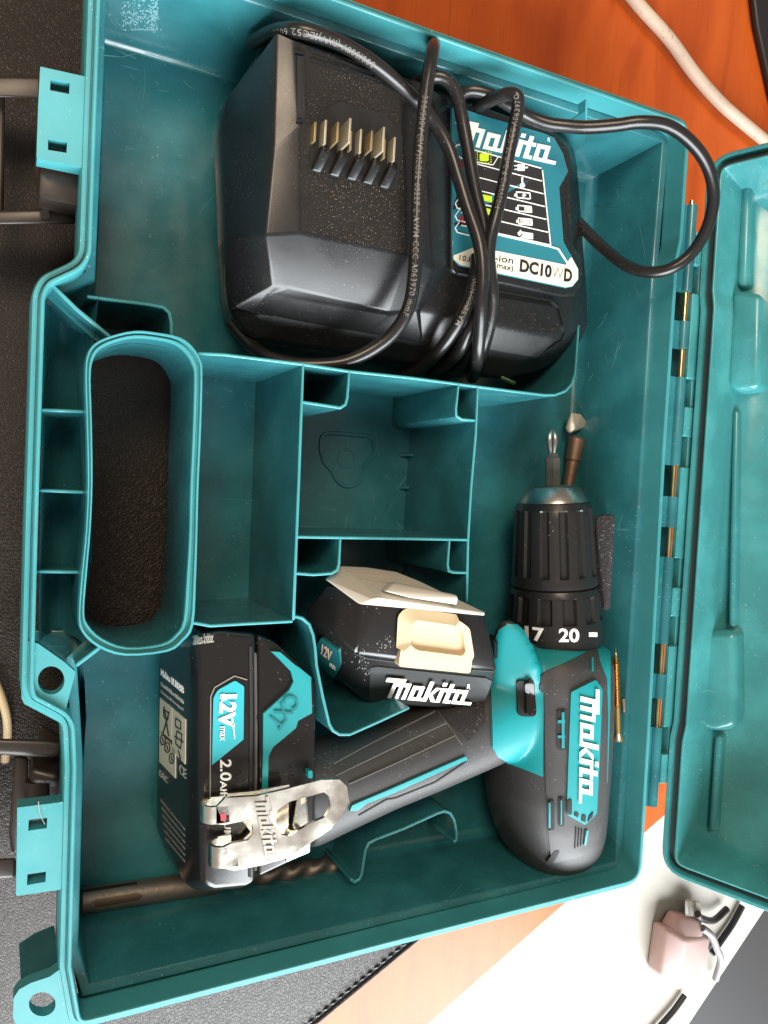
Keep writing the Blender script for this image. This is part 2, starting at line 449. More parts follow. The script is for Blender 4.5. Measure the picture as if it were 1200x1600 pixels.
def wood():
    m = mat('orange_cherry_veneer', (0.42, 0.10, 0.016), 0.36, spec=0.24)
    nt = m.node_tree; N = nt.nodes; K = nt.links.new; b = N['Principled BSDF']
    tc = N.new('ShaderNodeTexCoord'); mp = N.new('ShaderNodeMapping'); mp.inputs['Rotation'].default_value = (0, 0, math.radians(-22)); mp.inputs['Scale'].default_value = (15, 4, 10)
    K(tc.outputs['Object'], mp.inputs[0])
    n = N.new('ShaderNodeTexNoise'); n.inputs['Scale'].default_value = 1.0; n.inputs['Detail'].default_value = 7; n.inputs['Distortion'].default_value = 2.4; K(mp.outputs[0], n.inputs['Vector'])
    cr = N.new('ShaderNodeValToRGB'); e = cr.color_ramp.elements
    e[0].position = 0.30; e[0].color = (0.34, 0.052, 0.009, 1); e[1].position = 0.62; e[1].color = (0.50, 0.092, 0.013, 1)
    x = e.new(0.46); x.color = (0.45, 0.078, 0.011, 1)
    K(n.outputs[0], cr.inputs[0])
    mp2 = N.new('ShaderNodeMapping'); mp2.inputs['Rotation'].default_value = (0, 0, math.radians(-22)); mp2.inputs['Scale'].default_value = (900, 26, 40); K(tc.outputs['Object'], mp2.inputs[0])
    n3 = N.new('ShaderNodeTexNoise'); n3.inputs['Scale'].default_value = 1.0; n3.inputs['Detail'].default_value = 3; K(mp2.outputs[0], n3.inputs['Vector'])
    mr = N.new('ShaderNodeMapRange'); mr.inputs[1].default_value = .58; mr.inputs[2].default_value = .72; mr.inputs[4].default_value = .45; K(n3.outputs[0], mr.inputs[0])
    mx = N.new('ShaderNodeMix'); mx.data_type = 'RGBA'; K(mr.outputs[0], mx.inputs[0]); K(cr.outputs[0], mx.inputs[6]); mx.inputs[7].default_value = (0.25, 0.04, 0.008, 1)
    K(mx.outputs[2], b.inputs['Base Color'])
    n2 = N.new('ShaderNodeTexNoise'); n2.inputs['Scale'].default_value = 20; K(tc.outputs['Object'], n2.inputs['Vector'])
    bp = N.new('ShaderNodeBump'); bp.inputs['Strength'].default_value = 0.04; bp.inputs['Distance'].default_value = 0.002; K(n2.outputs[0], bp.inputs['Height']); K(bp.outputs[0], b.inputs['Normal'])
    return m
M_wood = wood()

# ------------------------------------------------------------------ desk, mat, sill
ed0, ed1 = S(673, 1600, 0), S(1012, 1300, 0)
ed = (ed1 - ed0).normalized(); en = Vector((ed.y, -ed.x, 0))       # along the desk edge / towards the window
def DK(a, n_, z): p = ed0 + ed * a + en * n_; return Vector((p.x, p.y, z))
desk = prism('wooden_desk', [DK(-1.2, 0, 0), DK(1.4, 0, 0), DK(1.4, -1.6, 0), DK(-1.2, -1.6, 0)], -0.03, M_wood, None, 0.002)
tag(desk, 'orange brown cherry veneer desk under the teal case', 'desk')
me0 = S(647, 1477, 0.003); md = (me0 - ed0).dot(en)
mat_a1 = (S(700, 300, 0.003) - ed0).dot(ed) - 0.02
mtop = [DK(-0.75, md, 0.003), DK(mat_a1, md, 0.003), DK(mat_a1, md - 0.62, 0.003), DK(-0.75, md - 0.62, 0.003)]
mat_root = empty('desk_mat', DK(-.1, md - .2, 0.0004), 'black grained leather desk mat with a stitched edge under the case', 'desk mat')
prism('mat_sheet', mtop, 0.0004, M_leather, mat_root, 0.0008)
bm = bmesh.new()
k = -0.16
while k < 0.16:
    a, b_ = DK(k, md - 0.0042, 0.0032), DK(k + 0.0030, md - 0.0042, 0.0032)
    tube_bm(bm, [a - Vector((0, 0, .0004)), a.lerp(b_, .5) + Vector((0, 0, .0003)), b_ - Vector((0, 0, .0004))], 0.0005, 6)
    k += 0.0042
tag(finish(bm, 'edge_stitching', M_blackmat, mat_root), kind='stuff')
bm = bmesh.new(); tube_bm(bm, [DK(-0.75, md - .0016, .0031), DK(0.3, md - .0016, .0031)], 0.0009, 8); finish(bm, 'edge_piping', M_leather, mat_root)

dk0 = S(1079, 1600, -0.012); dk1 = S(1183, 1443, -0.012)
sl = [DK(-1.2, 0.0015, -0.012), dk0 + (dk0 - dk1) * 3, dk0, dk1, dk1 + (dk1 - dk0) * 6, DK(1.0, 0.0015, -0.012)]
for p in sl: p.z = -0.012
sill = prism('window_sill', sl, -0.04, M_sill, None, 0.002); tag(sill, 'white painted window sill beyond the desk edge', 'window sill', 'structure')
bm = bmesh.new(); box(bm, (0, 0, -0.33), (6, 6, 0.02)); fl = finish(bm, 'floor', M_dark, None, 0); tag(fl, 'dark grey floor below the sill', 'floor', 'structure')

# adapter on the sill with its cables
ad = empty('power_adapter', S(1075, 1480, -0.012), 'pinkish white plug-in adapter block lying on the white sill', 'adapter')
zA = 0.001
ap = [(1041, 1450, zA), (1072, 1470, zA + .006), (1111, 1464, zA), (1104, 1508, zA), (1062, 1550, zA + .004), (1031, 1524, zA)]
hull('adapter_body', [S(*p) for p in ap] + [Vector((S(*p).x + .002, S(*p).y - .002, -0.0119)) for p in ap], M_pink, ad, 0.0022, 4)
cp = [(1058, 1430, -.002), (1098, 1436, -.002), (1100, 1466, .002), (1070, 1472, .006), (1052, 1456, .001)]
hull('adapter_collar', [S(*p) for p in cp] + [Vector((S(*p).x, S(*p).y, -.010)) for p in cp], M_pink, ad, 0.0022, 4)
hull('plug_shoulder', [S(1070, 1404, -.004), S(1094, 1408, -.004), S(1096, 1438, -.003), (S(1070, 1434, -.003)), S(1070, 1404, -.008), S(1094, 1408, -.008), S(1096, 1438, -.008), S(1070, 1434, -.008)], M_sill, ad, 0.0015)
for x in (1077, 1086): tube('plug_slot_edge', [S(x, 1408, -.0036), S(x + 1, 1430, -.0028)], .0005, M_grey, ad, 6, 0)
c = tube('thin_cable', [S(1136, 1420, -.008), S(1115, 1438, -.006), S(1095, 1434, .0), S(1090, 1428, .002)], 0.0021, M_blackmat)
tag(c, 'short black cable curling out from the top of the pink adapter', 'cable')
c = tube('thin_cable', [S(1160, 1415, -.0095), S(1145, 1443, -.0095), S(1128, 1468, -.0095), S(1112, 1490, -.0095)], 0.0020, M_blackmat)
tag(c, 'straight black cable on the sill between adapter and lid', 'cable')
c = tube('thin_cable', [S(1098, 1450, .001), S(1112, 1462, .002), S(1120, 1482, .0), S(1126, 1500, -.004), S(1118, 1530, -.008)], 0.0022, mat('grey_cable', (.2, .19, .19), .5))
tag(c, 'grey cable draped along the right side of the pink adapter', 'cable')
c = tube('thin_cable', [S(1070, 1555, -.0095), S(1052, 1580, -.0095), S(1030, 1605, -.0095), S(1000, 1640, -.0095)], 0.0018, M_blackmat)
tag(c, 'black cable running off the sill below the pink adapter', 'cable')

c = tube('white_cable', [S(960, -40, .006), S(1000, 10, .006), S(1045, 60, .006), S(1085, 115, .006), S(1125, 160, .006), S(1165, 195, .006), S(1220, 240, .006)], 0.0035, M_cablew)
tag(c, 'dirty white cable crossing the wooden desk behind the lid', 'cable')
c = tube('cream_cable', [S(-60, 1000, .006), S(-30, 1035, .006), S(-8, 1065, .007), S(7, 1105, .008), S(12, 1140, .007), S(8, 1190, .006)], 0.0016, M_cream)
tag(c, 'cream cable curving over the leather mat beside the lower latch', 'cable')
mb = empty('black_stand', S(1190, 60, 0), 'black stand edge on the desk in the top corner beside the white cable', 'stand')
prism('stand_foot', [S(1172, -60, .005), S(1184, 40, .005), S(1208, 150, .005), S(1245, 300, .005), S(1500, 300, .012), S(1500, -60, .012)], 0.0002, M_blackmat, mb, 0.003, 3)

# ------------------------------------------------------------------ the case
Z_R, Z_LEDGE, Z_F = 0.0635, 0.054, 0.006
case = empty('tool_case', (0.15, 0, 0.0004), 'open teal plastic tool case with moulded compartments and raised lid', 'tool case')
mm = 0.001
# rim outline, counter-clockwise seen from above
rimO = [(17, 182), (18.2, 110), (18.9, 71), (8.2, 63.5), (6.0, 58), (7.5, -18), (8.7, -66), (10.2, -71), (21.4, -78), (22.7, -93), (24.4, -159), (29, -181.5),
        (150, -178.3), (282.5, -175.5), (282.0, -100), (280.0, 30), (280, 120), (282, 130), (282, 186.5), (150, 183.6)]
rimR = [2, 0, 4, 4, 4, 0, 2, 3, 3, 0, 0, 6, 0, 11, 0, 0, 2, 2, 10, 0]
rimO = [tuple(p * mm) for p in round_poly(rimO, rimR, 5)]
def ring_at(d, z): return [Vector((p.x, p.y, z)) for p in offset_poly(rimO, d)]
loft('rim', [ring_at(0.0012, 0.046), ring_at(0, 0.048), ring_at(0, 0.0626), ring_at(0.0005, Z_R), ring_at(0.0019, Z_R), ring_at(0.0021, 0.0625), ring_at(0.0024, 0.0625), ring_at(0.0025, 0.0648), ring_at(0.0029, 0.0652), ring_at(0.0036, 0.0652), ring_at(0.0039, 0.0648), ring_at(0.0041, Z_LEDGE)],
     M_rim_lit, case, smooth=30)
# ring round the hand hole
ringO = [(132, 590), (135, 555), (147, 537), (173, 525), (210, 517), (246, 520), (280, 527), (300, 541), (313, 562), (316, 584), (314, 667), (310, 760), (308, 840), (306, 905), (302, 976), (286, 1001), (261, 1018), (195, 1024), (153, 1011), (127, 987), (122, 959), (126, 899), (133, 828), (136, 752), (134, 660)]
ringI = [(142, 592), (145, 565), (156, 546), (181, 534), (211, 528), (246, 531), (273, 538), (290, 552), (300, 570), (303, 590), (301, 667), (297, 760), (295, 840), (291, 905), (286, 968), (273, 992), (250, 1006), (198, 1011), (160, 997), (138, 976), (132, 955), (136, 899), (142, 828), (145, 752), (144, 660)]
def bi(A, B, z): return [S(a[0], a[1], z).lerp(S(b_[0], b_[1], z), .5) for a, b_ in zip(A, B)]
pO = [S(*p, .0638) for p in ringO]; pI = [S(*p, .0638) for p in ringI]
def mixr(t, z): return [Vector((a.x + (b_.x - a.x) * t, a.y + (b_.y - a.y) * t, z)) for a, b_ in zip(pO, pI)]
def sm(r): return smooth_path(r, 3, True)
loft('handle_ring', [sm(mixr(-.10, .012)), sm(mixr(0, .060)), sm(mixr(.02, .0645)), sm(mixr(.10, .0650)), sm(mixr(.30, .0650)), sm(mixr(.36, .0630)), sm(mixr(.62, .0630)), sm(mixr(.66, .0640)), sm(mixr(.92, .0640)), sm(mixr(1.0, .0632)), sm(mixr(1.0, .024)), sm(mixr(.9, .023))], M_case, case, smooth=40)
for p in COL.objects['handle_ring'].data.polygons:
    if p.center.z > .0615: p.material_index = 1  # ring top in the same painted-light teal
COL.objects['handle_ring'].data.materials.append(M_rim_lit)
# main tray: outline at ledge height, counter-clockwise
def flat(px, py, z=Z_R): p = S(px, py, z); return (p.x, p.y)
inner = offset_poly(rimO, 0.0065)
def near(pt): return min(range(len(inner)), key=lambda i: (inner[i] - Vector(pt)).length)
tray = [(.0235, .1755), (.0247, .068)]
tray += [flat(90, 450), flat(158, 512), flat(178, 527)]
tray += [flat(*ringO[i]) for i in (4, 6, 7, 8, 9, 11, 13, 14, 15, 16, 17, 18)]
tray += [flat(121, 1042), (.0292, -.095), (.0308, -.159), (.0355, -.1735)]
tray += [(.150, -.1712), (.2755, -.1688), (.2748, .0), (.2738, .12), (.2755, .1792), (.150, .1768)]
trR = [.003] + [0] * (len(tray) - 9) + [0, 0, .004, 0, .010, 0, 0, .010]
trR = (trR + [0] * len(tray))[:len(tray)]
tray = [tuple(p) for p in round_poly(tray, trR, 5)]
def tr(d, z): return [Vector((p.x, p.y, z)) for p in offset_poly(tray, d)]
loft('tray', [tr(-0.0026, .0541), tr(0, .0538), tr(0.0006, .0528), tr(0.0020, .0125), tr(0.0030, .0085), tr(0.0050, .0066), tr(.0066, .0061), tr(.0075, .0060)], M_case, case, smooth=60)
def plate(name, pts, mat_, par):
    bm = bmesh.new(); vs = [bm.verts.new(p) for p in pts]
    for t in tessellate_polygon([pts]):
        try: bm.faces.new([vs[i] for i in t])
        except ValueError: pass
    return finish(bm, name, mat_, par, 0)
plate('tray_floor', tr(.0036, .0064), M_case, case)
osh = [(.0300, -.0800), (.0285, -.159), (.0330, -.1790), (.150, -.1762), (.2805, -.1735), (.2795, .0), (.2785, .12), (.2800, .1840), (.150, .1815), (.0195, .1800), (.0210, .0700)]
loft('outer_shell', [[Vector((p[0] + (.15 - p[0]) * k, p[1] * (1 - k), z)) for p in osh] for k, z in ((0, .0535), (.03, .006), (.045, .0034))], M_case, case, closed=False, smooth=0)
# handle grip trough between rim and ring
bm = bmesh.new()
trough = []
for j in range(13):
    y = 1010 - j * (1010 - 462) / 12
    xl = 58 + (54 - 58) * (j / 12) if True else 0
    xl = 60 + 8 * (j / 12); xr = (135 if y < 900 else 128) if y > 560 else 135 + (560 - y) * .12
    a, b_ = S(xl, y, .0545), S(xr + 8, y, .0545)
    row = []
    for k in range(9):
        t = k / 8; p = a.lerp(b_, t); p.z = .0545 - .026 * math.sin(math.pi * min(1, t * 1.02 + .0)) ** 0.55 if 0 < t < 1 else .0545
        row.append(bm.verts.new(p))
    trough.append(row)
for a, b_ in zip(trough, trough[1:]):
    for k in range(8): bm.faces.new((a[k], a[k + 1], b_[k + 1], b_[k]))
finish(bm, 'grip_trough', M_case, case, 60)
prism('grip_floor', [S(*p, .030) for p in ((54, 985), (128, 985), (156, 1010), (119, 1044), (56, 1008))], .026, M_case, case)
for (x0, y0, x1, y1) in ((62, 640, 131, 643), (60, 766, 131, 769), (57, 893, 124, 894)):
    wall('grip_rib', [S(x0, y0, .0535), S(x1, y1, .0535)], .026, .0011, M_case, case, edge=M_rim_lit)
wall('grip_rib', [S(78, 442, .0605), S(120, 483, .0605), S(172, 526, .0605)], .008, .0013, M_case, case, edge=M_rim_lit)
wall('grip_rib', [S(119, 1040, .0605), S(156, 1012, .0605)], .008, .0013, M_case, case, edge=M_rim_lit)
# small side pocket beside the ring
wall('divider', [S(136, 463, .054), S(180, 469, .054), S(235, 476, .054), S(256, 480, .054), S(265, 489, .054), S(268, 505, .054), S(268, 530, .054)], Z_F, .0011, M_case, case, edge=M_rim_lit)
zt = .0622
def D(pts, z0=Z_F, z=zt, th=.0011): return wall('divider', [S(p[0], p[1], p[2] if len(p) > 2 else z) for p in pts], z0 - .0015, th, M_case, case, edge=M_rim_lit)
D([(309, 552), (352, 554), (400, 560), (474, 569), (546, 580), (640, 590), (717, 600), (747, 604), (800, 611), (850, 617), (868, 617), (884, 611, .061), (894, 600, .059), (899, 585, .056), (901, 562, .052), (904, 520, .047), (907, 470, .044)])
D([(474, 569.5), (471, 650), (467, 760), (463, 860), (459, 969)])
D([(300, 973), (329, 978), (380, 975), (458, 971)])
D([(747, 604.5), (744, 680), (737, 760), (732, 846), (730, 941)])
D([(465, 839), (560, 840.5), (650, 842), (732, 843.5)])
D([(546, 580.5), (543, 622), (540, 632), (532, 637), (500, 632), (472, 628)])
D([(717, 600.5), (713, 640), (714, 650), (722, 655), (743, 657)])
D([(532, 841.5), (530, 882), (527, 891), (518, 896), (490, 898), (462, 896)])
D([(703, 843.2), (700, 882), (702, 892), (709, 894.5), (730, 895)])
D([(459, 963), (473, 966), (484, 976), (490, 993), (493, 1015), (495, 1040), (500, 1065), (505, 1090), (515, 1132), (521, 1142), (531, 1148), (547, 1148), (590, 1129), (640, 1106)], z=.0615)
clipw = wall('clip_wall', [S(*p, .036) for p in ((548, 1374), (555, 1379), (562, 1375), (566, 1366), (569, 1345), (572, 1328), (577, 1318), (588, 1312), (630, 1296), (685, 1271), (695, 1268), (704, 1271), (710, 1281), (714, 1300), (714, 1313), (709, 1317))], Z_F, .0013, M_case, case, edge=M_rim_lit)
# fin on the far wall, and second step wall beside the charger
wall('fin', [S(917, 148, .060), S(917, 172, .058), S(917, 196, .052), S(915, 214, .044), S(910, 228, .034)], Z_F, .0013, M_case, case, edge=M_rim_lit)
# raised marks on compartment floor
def floor_line(name, pts, wpx, h, z=Z_F):
    bm = bmesh.new(); tube_bm(bm, [S(p[0], p[1], z) for p in pts], wpx, 6); return finish(bm, name, M_case, case)
tre = smooth_path([(500, 700), (502, 683), (512, 675), (545, 676), (575, 679), (584, 688), (584, 710), (572, 724), (566, 742), (556, 756), (540, 760), (526, 752), (517, 735), (510, 722)], 4, True) if False else None
pts3 = [S(x, y, Z_F + .0002) for x, y in ((500, 702), (502, 684), (513, 677), (545, 679), (574, 682), (583, 691), (583, 710), (572, 724), (566, 742), (556, 756), (541, 760), (527, 752), (517, 735), (506, 722))]
bm = bmesh.new(); tube_bm(bm, smooth_path(pts3 + [pts3[0]], 4), .0011, 6); finish(bm, 'embossed_outline', M_case, case)
pts3 = [S(x, y, Z_F + .0001) for x, y in circ(541, 716, 13, 14, 16)]
bm = bmesh.new(); tube_bm(bm, pts3 + [pts3[0]], .0007, 6); finish(bm, 'embossed_ring', M_case, case)
for y in (711, 762):
    bm = bmesh.new(); tube_bm(bm, [S(626, y, Z_F + .0004), S(653, y, Z_F + .006)], .0009, 6); finish(bm, 'floor_tick', M_case, case)
# tabs with square holes, lugs with round holes on the left side
def plate_holes(name, outline, holes, z, th, par=case, m=None):
    bm = bmesh.new()
    loops = [outline] + holes
    es = []
    for lp in loops:
        vs = [bm.verts.new(S(p[0], p[1], z)) for p in lp]
        for i in range(len(vs)): es.append(bm.edges.new((vs[i], vs[(i + 1) % len(vs)])))
    bmesh.ops.triangle_fill(bm, use_beauty=True, use_dissolve=False, edges=es)
    ret = bmesh.ops.extrude_face_region(bm, geom=bm.faces[:])
    for v in [g for g in ret['geom'] if isinstance(g, bmesh.types.BMVert)]: v.co.z -= th
    return finish(bm, name, m or M_rim_lit, par, 30)
zl = .0631
t1 = plate_holes('latch_tab', [(63, 104), (140, 121), (137, 180), (130, 262), (58, 247), (57, 244), (60, 160)], [[(79, 123), (109, 129), (108, 147), (78, 141)], [(75, 216), (105, 222), (104, 239), (75, 234)]], zl, .007)
t2 = plate_holes('latch_tab', [(27, 1262), (99, 1253), (99, 1388), (95, 1390), (27, 1400), (25, 1398), (26, 1330)], [[(45, 1281), (74, 1278), (73, 1294), (44, 1298)], [(43, 1366), (72, 1362), (71, 1378), (42, 1383)]], zl, .007)
for p in ([(55, 125), (57, 104), (63, 103)],): pass
plate_holes('lug', [(38, 1000), (60, 1006), (100, 1034), (118, 1050), (100, 1120), (97, 1131), (38, 1100), (34, 1092), (33, 1070)], [circ(80, 1063, 21, 22, 24)], zl, .005)
plate_holes('lug', [(93, 1515), (100, 1524), (108, 1570), (116, 1620), (60, 1625), (28, 1608), (20, 1590), (21, 1560), (30, 1546), (48, 1536), (78, 1526)], [circ(66, 1569, 21, 19, 24)], zl, .005)
wall('lug_web', [S(93, 1516, .0575), S(62, 1530, .0575), S(34, 1549, .0575)], .03, .0013, M_case, case)
# black latches, hanging open below the tabs on the left
lat = bbox_obj('latch', S(94, 285, .048), (.0135, .0175, .012), M_latch, case, .002)
hull('latch_bar', [S(-60, 118, .030), S(-60, 150, .030), S(64, 155, .034), S(64, 120, .034)] + [S(-60, 118, .022), S(-60, 150, .022), S(64, 155, .026), S(64, 120, .026)], M_latch, lat, .001)
hull('latch_bar', [S(-60, 330, .034), S(-60, 352, .034), S(118, 350, .040), S(122, 335, .040), S(100, 326, .040)] + [S(-60, 330, .020), S(-60, 352, .020), S(118, 350, .022), S(100, 326, .022)], M_latch, lat, .001)
hull('latch_bar', [S(-2, 140, .026), S(8, 142, .026), S(6, 335, .026), S(-6, 335, .026), S(-2, 140, .016), S(8, 142, .016), S(6, 335, .016), S(-6, 335, .016)], M_latch, lat, .001)
tube('latch_pin', [S(72, 262, .044), S(80, 300, .044)], .0042, M_latch, lat, 14, 0)
hull('latch_bar', [S(62, 104, .048), S(128, 118, .050), S(128, 128, .050), S(62, 128, .048), S(62, 104, .040), S(128, 118, .040), S(128, 128, .040), S(62, 128, .040)], M_latch, lat, .0012)
tube('latch_rivet', [S(70, 335, .0405), S(70, 335, .0398)], .0016, M_latch, lat, 12, 0)
lat2 = hull('latch', [S(-60, 1152, .047), S(70, 1156, .050), S(96, 1160, .050), S(97, 1178, .050), S(80, 1184, .050), S(62, 1183, .050), S(-60, 1176, .047)] + [S(-60, 1152, .036), S(96, 1158, .040), S(80, 1184, .040), S(-60, 1176, .036)], M_latch, case, .0016)
hull('latch_block', [S(46, 1200, .048), S(90, 1210, .050), S(92, 1224, .050), S(48, 1224, .048), S(46, 1180, .030), S(94, 1180, .030), S(94, 1230, .030), S(46, 1228, .030)], M_latch, lat2, .002)
tube('latch_pin', [S(58, 1218, .043), S(58, 1252, .043)], .0040, M_latch, lat2, 14, 0)
hull('latch_bar', [S(22, 1180, .034), S(44, 1182, .034), S(42, 1330, .034), S(20, 1335, .034), S(14, 1300, .034), S(22, 1180, .022), S(44, 1182, .022), S(42, 1330, .022), S(16, 1330, .022)], M_latch, lat2, .0012)
hull('latch_bar', [S(-60, 1345, .028), S(25, 1340, .030), S(25, 1372, .030), S(-60, 1378, .028), S(-60, 1345, .018), S(25, 1340, .020), S(25, 1372, .020), S(-60, 1378, .018)], M_latch, lat2, .0012)
hull('latch_block', [S(60, 1130, .026), S(98, 1150, .026), S(98, 1250, .026), S(62, 1250, .026), S(60, 1130, .01), S(98, 1150, .01), S(98, 1250, .01), S(62, 1250, .01)], M_latch, lat2, .001)

# hinge
hz = .0605
def hp(y): t = (y - 316) / (1258 - 316); return (1081 - t * (1081 - 1018), y)
pin = tube('hinge_pin', [S(*hp(314), hz), S(*hp(1258), hz)], .0011, M_brass, case, 10, 0)
for a, b_ in ((322, 456), (503, 545), (590, 727), (776, 824), (870, 1005), (1052, 1090), (1135, 1258)):
    tube('hinge_knuckle', [S(*hp(a), hz), S(*hp(b_), hz)], .0027, M_case, case, 16, 0, 60)
bm = bmesh.new()
pa, pb = S(*hp(322), .056), S(*hp(1258), .056)
for a, b_ in ((322, 456), (503, 545), (590, 727), (776, 824), (870, 1005), (1052, 1090), (1135, 1258)):
    q0, q1 = S(*hp(a), hz), S(*hp(b_), hz)
    box(bm, Vector(((q0.x + .2795) / 2, (q0.y + q1.y) / 2, hz - .0012)), (q0.x - .2795, abs(q0.y - q1.y), .0024))
finish(bm, 'knuckle_web', M_case, case)
bbox_obj('hinge_back', V3(.2895, 0, .0500), (.018, .250, .003), M_case, case, .0005)

# lid, standing open about 113 degrees
TH = math.radians(66.5); cu, su = math.cos(TH), math.sin(TH)
LH = Vector((.2945, 0, .0635))
def L(u, y, w_): return Vector((LH.x + u * cu + w_ * su, y, LH.z + u * su - w_ * cu))
lidO = [tuple(p) for p in round_poly([(0, -.1715), (.262, -.178), (.262, .178), (0, .1725), (0, .108), (.0012, .100), (.0012, -.098), (0, -.106)], [.012, .012, .012, .012, .001, .001, .001, .001], 6)]
def lr(d, w_): return [L(p.x, p.y, w_) for p in offset_poly(lidO, d)]
lid = loft('lid', [lr(.010, .037), lr(.003, .030), lr(0, .004), lr(0, .0004), lr(.0004, 0), lr(.0017, 0), lr(.0020, .0004), lr(.0022, .0038)], M_lid_lit, case, smooth=40)
loft('lid_groove', [lr(.0022, .0037), lr(.0058, .0037)], M_seal, lid)
loft('lid_inside', [lr(.0058, .0038), lr(.0060, -.0006), lr(.0064, -.0010), lr(.0070, -.0010), lr(.0074, -.0004), lr(.0105, .020), lr(.0125, .0255), lr(.0150, .0280), lr(.0185, .0300), lr(.026, .0325), lr(.034, .034), lr(.040, .0345)], M_lid_lit, lid, cap1=True, smooth=60)
def on_lid(px, py, w_):
    o = L(0, 0, w_); n = Vector((-su, 0, cu)); d = ray(px, py); return CAM + d * ((o - CAM).dot(n) / d.dot(n))
def lidbox(name, q, w0, w1, b):
    pts = [on_lid(x, y, w0) for x, y in q]
    n = Vector((su, 0, -cu))
    return hull(name, pts + [p + n * (w1 - w0) for p in pts], M_lid_lit, lid, b, 4)
lidbox('lid_boss', [(1143, 452), (1190, 458), (1187, 606), (1150, 612), (1134, 600)], .017, .045, .004)
lidbox('lid_boss', [(1092, 985), (1150, 985), (1150, 1138), (1118, 1145), (1088, 1136)], .017, .045, .004)
lidbox('lid_rib', [(1155, 268), (1175, 268), (1169, 448), (1149, 448)], .020, .045, .003)
lidbox('lid_rib', [(1095, 640), (1108, 640), (1102, 980), (1090, 980)], .020, .045, .002)
lidbox('lid_rib', [(1144, 640), (1154, 640), (1148, 980), (1138, 980)], .022, .045, .002)
lidbox('lid_rib', [(1116, 1150), (1128, 1150), (1118, 1300), (1106, 1300)], .022, .045, .002)
bm = bmesh.new()
leaf = [(362, 414), (458, 591), (635, 681), (729, 871), (917, 962), (1008, 1135), (1177, 1223)]
for a, b_ in leaf:
    q0, q1 = S(*hp(a), hz), S(*hp(b_), hz)
    box(bm, Vector((.29435, (q0.y + q1.y) / 2, hz + .0010)), (.0061, abs(q0.y - q1.y), .0030))
box(bm, Vector((.29685, 0, hz - .0008)), (.0030, .252, .0052))
bev(bm, .0004, 1); finish(bm, 'hinge_leaf', M_lid_lit, lid)

# ------------------------------------------------------------------ charger
CH = .010
def SC(px, py, z): return S(px, py, z + CH)
chg = empty('battery_charger', (.16, .11, Z_F), 'black battery charger with teal label and cord wrapped round it', 'charger')
sk = [(424, 50), (352, 158), (341, 192), (343, 280), (347, 370), (352, 449), (358, 487), (378, 516), (405, 532), (560, 560), (700, 582), (790, 592), (848, 578), (905, 540), (919, 512), (918, 460), (909, 400), (902, 330), (903, 262), (897, 230), (877, 208), (817, 188), (736, 158), (640, 122), (520, 76)]
pts = [SC(x, y, .030) for x, y in sk]
cc = sum(pts, Vector()) / len(pts)
pts += [Vector((cc.x + (p.x - cc.x) * .93, cc.y + (p.y - cc.y) * .93, Z_F + .0015)) for p in pts]
pts += [SC(*p, .0440) for p in ((440, 70), (430, 380), (440, 440), (650, 470), (765, 508), (874, 524), (893, 490), (897, 420), (890, 300), (888, 240), (868, 217), (740, 172))]
body = hull('body', pts, M_black, chg, .0035, 5, 4, 50, 8)
# battery dock raised on the left of the body
dv = dict(a=(432, 52, .0535), b=(428, 233, .054), c=(415, 367, .054), d=(428, 447, .0455),
          e=(457, 63, .0555), f=(468, 200, .0555), g=(467, 364, .0555), h=(449, 448, .0455),
          i=(628, 120, .0555), j=(637, 300, .0555), k=(637, 399, .0555), l=(607, 487, .0455),
          m=(660, 130, .0545), n=(668, 300, .0545), o=(676, 420, .053), p=(652, 483, .0450),
          q=(704, 160, .0435), r=(706, 300, .0435), s=(706, 420, .0435), t=(660, 490, .0420),
          A=(352, 160, .034), B=(348, 200, .036), C=(354, 370, .036), Dd=(368, 480, .036), E=(420, 459, .0430), F=(610, 492, .0430), G=(396, 489, .036), H=(570, 520, .036), I=(660, 536, .036))
bm = bmesh.new(); vv = {k_: bm.verts.new(SC(*p)) for k_, p in dv.items()}
for f in ('abfe', 'bcgf', 'cdhg', 'fgkj', 'efji', 'ghlk', 'ijnm', 'jkon', 'klpo', 'mnrq', 'nosr', 'opts'):
    bm.faces.new([vv[c_] for c_ in f])
for f in (('A', 'B', 'b', 'a'), ('B', 'C', 'c', 'b'), ('C', 'Dd', 'd', 'c'), ('Dd', 'G', 'E', 'd'), ('E', 'F', 'l', 'h'), ('d', 'E', 'h'), ('G', 'H', 'F', 'E'), ('H', 'I', 'p', 'F'), ('F', 'p', 'l'), ('I', 't', 'p')):
    bm.faces.new([vv[c_] for c_ in f])
bmesh.ops.recalc_face_normals(bm, faces=bm.faces[:])
if bm.faces[0].normal.z < 0: bmesh.ops.reverse_faces(bm, faces=bm.faces[:])
es = [e for e in bm.edges if len(e.link_faces) == 2 and e.calc_face_angle(0) > math.radians(4)]
bmesh.ops.bevel(bm, geom=es, offset=.0026, segments=4, profile=.5, affect='EDGES', clamp_overlap=True)
be = [e for e in bm.edges if len(e.link_faces) == 1]
ex = bmesh.ops.extrude_edge_only(bm, edges=be)
for v in [g for g in ex['geom'] if isinstance(g, bmesh.types.BMVert)]: v.co.z = min(v.co.z, .040) - .006
dock = finish(bm, 'dock', M_black, chg, 40)
